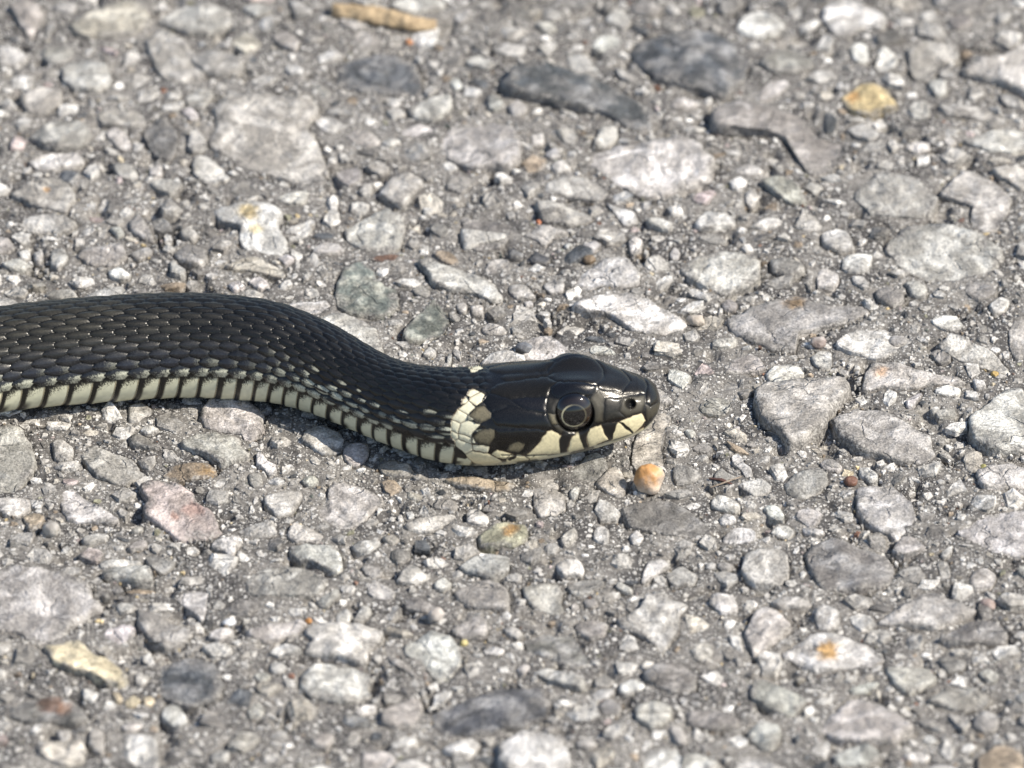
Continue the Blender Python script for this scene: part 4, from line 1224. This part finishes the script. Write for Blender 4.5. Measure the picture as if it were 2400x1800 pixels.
def stick(name, pts, rads, colour, label, cat, seed, mat):
    """a bent, tapering, fibrous splinter; pts in photograph spots with a height in mm"""
    P = np.array([np.append(ground_point(x, y)[:2] / MM, z) for x, y, z in pts])
    s = np.linspace(0, 1, len(P)); t = np.linspace(0, 1, 40)
    C = np.column_stack([np.interp(t, s, P[:, k]) for k in range(3)]); C = np.column_stack([gsmooth(C[:, k], 3) for k in range(3)])
    C[:, 2] += road_low(C[:, 0], C[:, 1])
    r = np.interp(t, np.linspace(0, 1, len(rads)), rads)
    T = np.gradient(C, axis=0); T /= np.linalg.norm(T, axis=1)[:, None]
    sd = np.cross(T, [0, 0, 1.0]); sd /= np.linalg.norm(sd, axis=1)[:, None]; up = np.cross(sd, T)
    n = 14; a = np.linspace(0, 2 * math.pi, n, endpoint=False)
    k = 1 + 0.22 * np.sin(a * 3 + seed)[None] * 1 + (vnoise(t[:, None] * 14 + 0 * a, a[None] * 1.3 + 0 * t[:, None], seed) - .5) * .5
    ring = C[:, None] + (np.cos(a)[None] * r[:, None] * k)[..., None] * sd[:, None] + (np.sin(a)[None] * r[:, None] * k * .8)[..., None] * up[:, None]
    V = np.vstack([ring.reshape(-1, 3), C[:1], C[-1:]])
    idx = np.arange(40 * n).reshape(40, n); nx = np.roll(idx, -1, 1)
    F = np.stack([idx[:-1], nx[:-1], nx[1:], idx[1:]], -1).reshape(-1, 4)
    T1 = np.column_stack([nx[0], idx[0], np.full(n, 40 * n)]); T2 = np.column_stack([idx[-1], nx[-1], np.full(n, 40 * n + 1)])
    base = V[:40 * n].mean(0); base[2] = 0
    col = np.ones((len(V), 4)); col[:, :3] = np.array(colour) * (0.75 + 0.5 * vnoise(V[:, 0] * 2, V[:, 1] * 5, seed))[:, None]
    me = np_mesh(name, (V - base) * MM, [F, T1, T2], col)
    o = add_obj(name, me, mat); o.location = base * MM
    return tag(o, label, cat)

def litter_material():
    N = Nodes('dry_plant_fibre')
    at = N.n('ShaderNodeAttribute', attribute_name='Col')
    tc = N.n('ShaderNodeTexCoord')
    g = N.noise(tc.outputs['Object'], 1600, 4, .6)
    c = N.mix(1.0, at.outputs['Color'], N.mix(N.ramp(g, .3, .7), (0.6, 0.58, 0.55), (1.25, 1.25, 1.25)), 'MULTIPLY')
    N.l(c, N.p.inputs['Base Color']); N.p.inputs['Roughness'].default_value = 0.75
    N.l(N.bump(g, 0.00015), N.p.inputs['Normal'])
    return N.m

MAT_PEBBLE = pebble_material(); MAT_LITTER = litter_material()
pebble('pebble', 1521, 1147, 3.6, 3.0, 4.1, (0.60, 0.50, 0.40), 20, 3, 'smooth orange and cream pebble standing under the snake\'s snout', blotch=(0.52, 0.27, 0.10), lump=.30)
pebble('pebble', 1228, 826, 2.1, 1.6, 1.5, (0.15, 0.155, 0.165), -12, 5, 'dark grey angular pebble behind the back of the snake\'s head', lump=.35)
pebble('pebble', 1489, 1158, 0.55, 0.5, 0.7, (0.68, 0.67, 0.64), 0, 8, 'tiny white grain touching the foot of the orange pebble', bury=.1)
pebble('pebble', 1918, 810, 2.0, 1.7, 1.5, (0.24, 0.19, 0.165), 15, 11, 'round brownish grey pebble on bare binder behind a square white stone', blotch=(0.36, 0.32, 0.29))
pebble('pebble', 1994, 1132, 1.7, 1.5, 1.2, (0.15, 0.075, 0.05), 0, 14, 'dark reddish brown pebble wedged beside small white stones')
pebble('pebble', 2314, 1424, 2.1, 1.5, 1.3, (0.30, 0.235, 0.205), -25, 17, 'pinkish brown oval pebble off the tip of a long diamond-shaped stone')
pebble('pebble', 1022, 1455, 2.0, 1.7, 1.9, (0.44, 0.40, 0.36), 30, 20, 'rounded pale pebble casting a dark shadow beside two blocky stones')
pebble('pebble', 537, 1466, 1.7, 1.0, 0.9, (0.62, 0.63, 0.64), 18, 23, 'glossy white oval pebble in front of a pale blocky stone')
pebble('pebble', 121, 1254, 2.1, 1.9, 1.9, (0.36, 0.34, 0.305), 0, 26, 'round greyish tan pebble beside a long white triangular stone', lump=.12)
pebble('pebble', 2331, 882, 0.95, 0.85, 0.8, (0.42, 0.29, 0.10), 0, 29, 'small ochre grain near the point of a long pale stone')
pebble('pebble', 2305, 1090, 0.8, 0.7, 0.6, (0.34, 0.31, 0.12), 0, 32, 'small yellowish green grain beside a dark pore in the binder')
pebble('pebble', 723, 1459, 0.85, 0.75, 0.75, (0.40, 0.19, 0.06), 0, 35, 'small rust orange grain perched on a flat white stone')
pebble('pebble', 1631, 760, 2.4, 1.7, 1.3, (0.44, 0.385, 0.32), -8, 38, 'smooth tan dome-shaped pebble next to a flat white slab')
pebble('pebble', 1381, 613, 1.6, 1.4, 1.1, (0.19, 0.14, 0.09), 0, 41, 'dull brown pebble among white chips in the blurred distance')
pebble('pebble', 1087, 1512, 1.0, 0.9, 0.8, (0.50, 0.42, 0.18), 0, 44, 'small yellow grain between a wedge stone and a domed white stone')
pebble('pebble', 959, 100, 1.0, 0.8, 0.8, (0.52, 0.24, 0.11), 0, 47, 'tiny orange grain lying just before the blurred brown stick')
pebble('pebble', 1262, 522, 0.75, 0.65, 0.7, (0.42, 0.16, 0.08), 0, 50, 'tiny brick red grain against a grey stone')
stick('stick', [(780, 35, .7), (880, 50, .9), (960, 66, .8), (1022, 66, .55)], [.85, 1.15, 1.1, .7], (0.43, 0.32, 0.19), 'short thick brown stick lying blurred far behind the snake', 'stick', 3, MAT_LITTER)
stick('twig', [(1662, 1128, .35), (1690, 1133, .5), (1716, 1140, .3)], [.12, .22, .08], (0.085, 0.04, 0.03), 'short dark brown splinter in front of small white chips', 'twig', 6, MAT_LITTER)
stick('twig', [(1664, 1148, .3), (1700, 1140, .6), (1738, 1124, .45)], [.07, .09, .06], (0.30, 0.24, 0.18), 'thin curved pale brown plant fibre beside a dark splinter', 'twig', 9, MAT_LITTER)
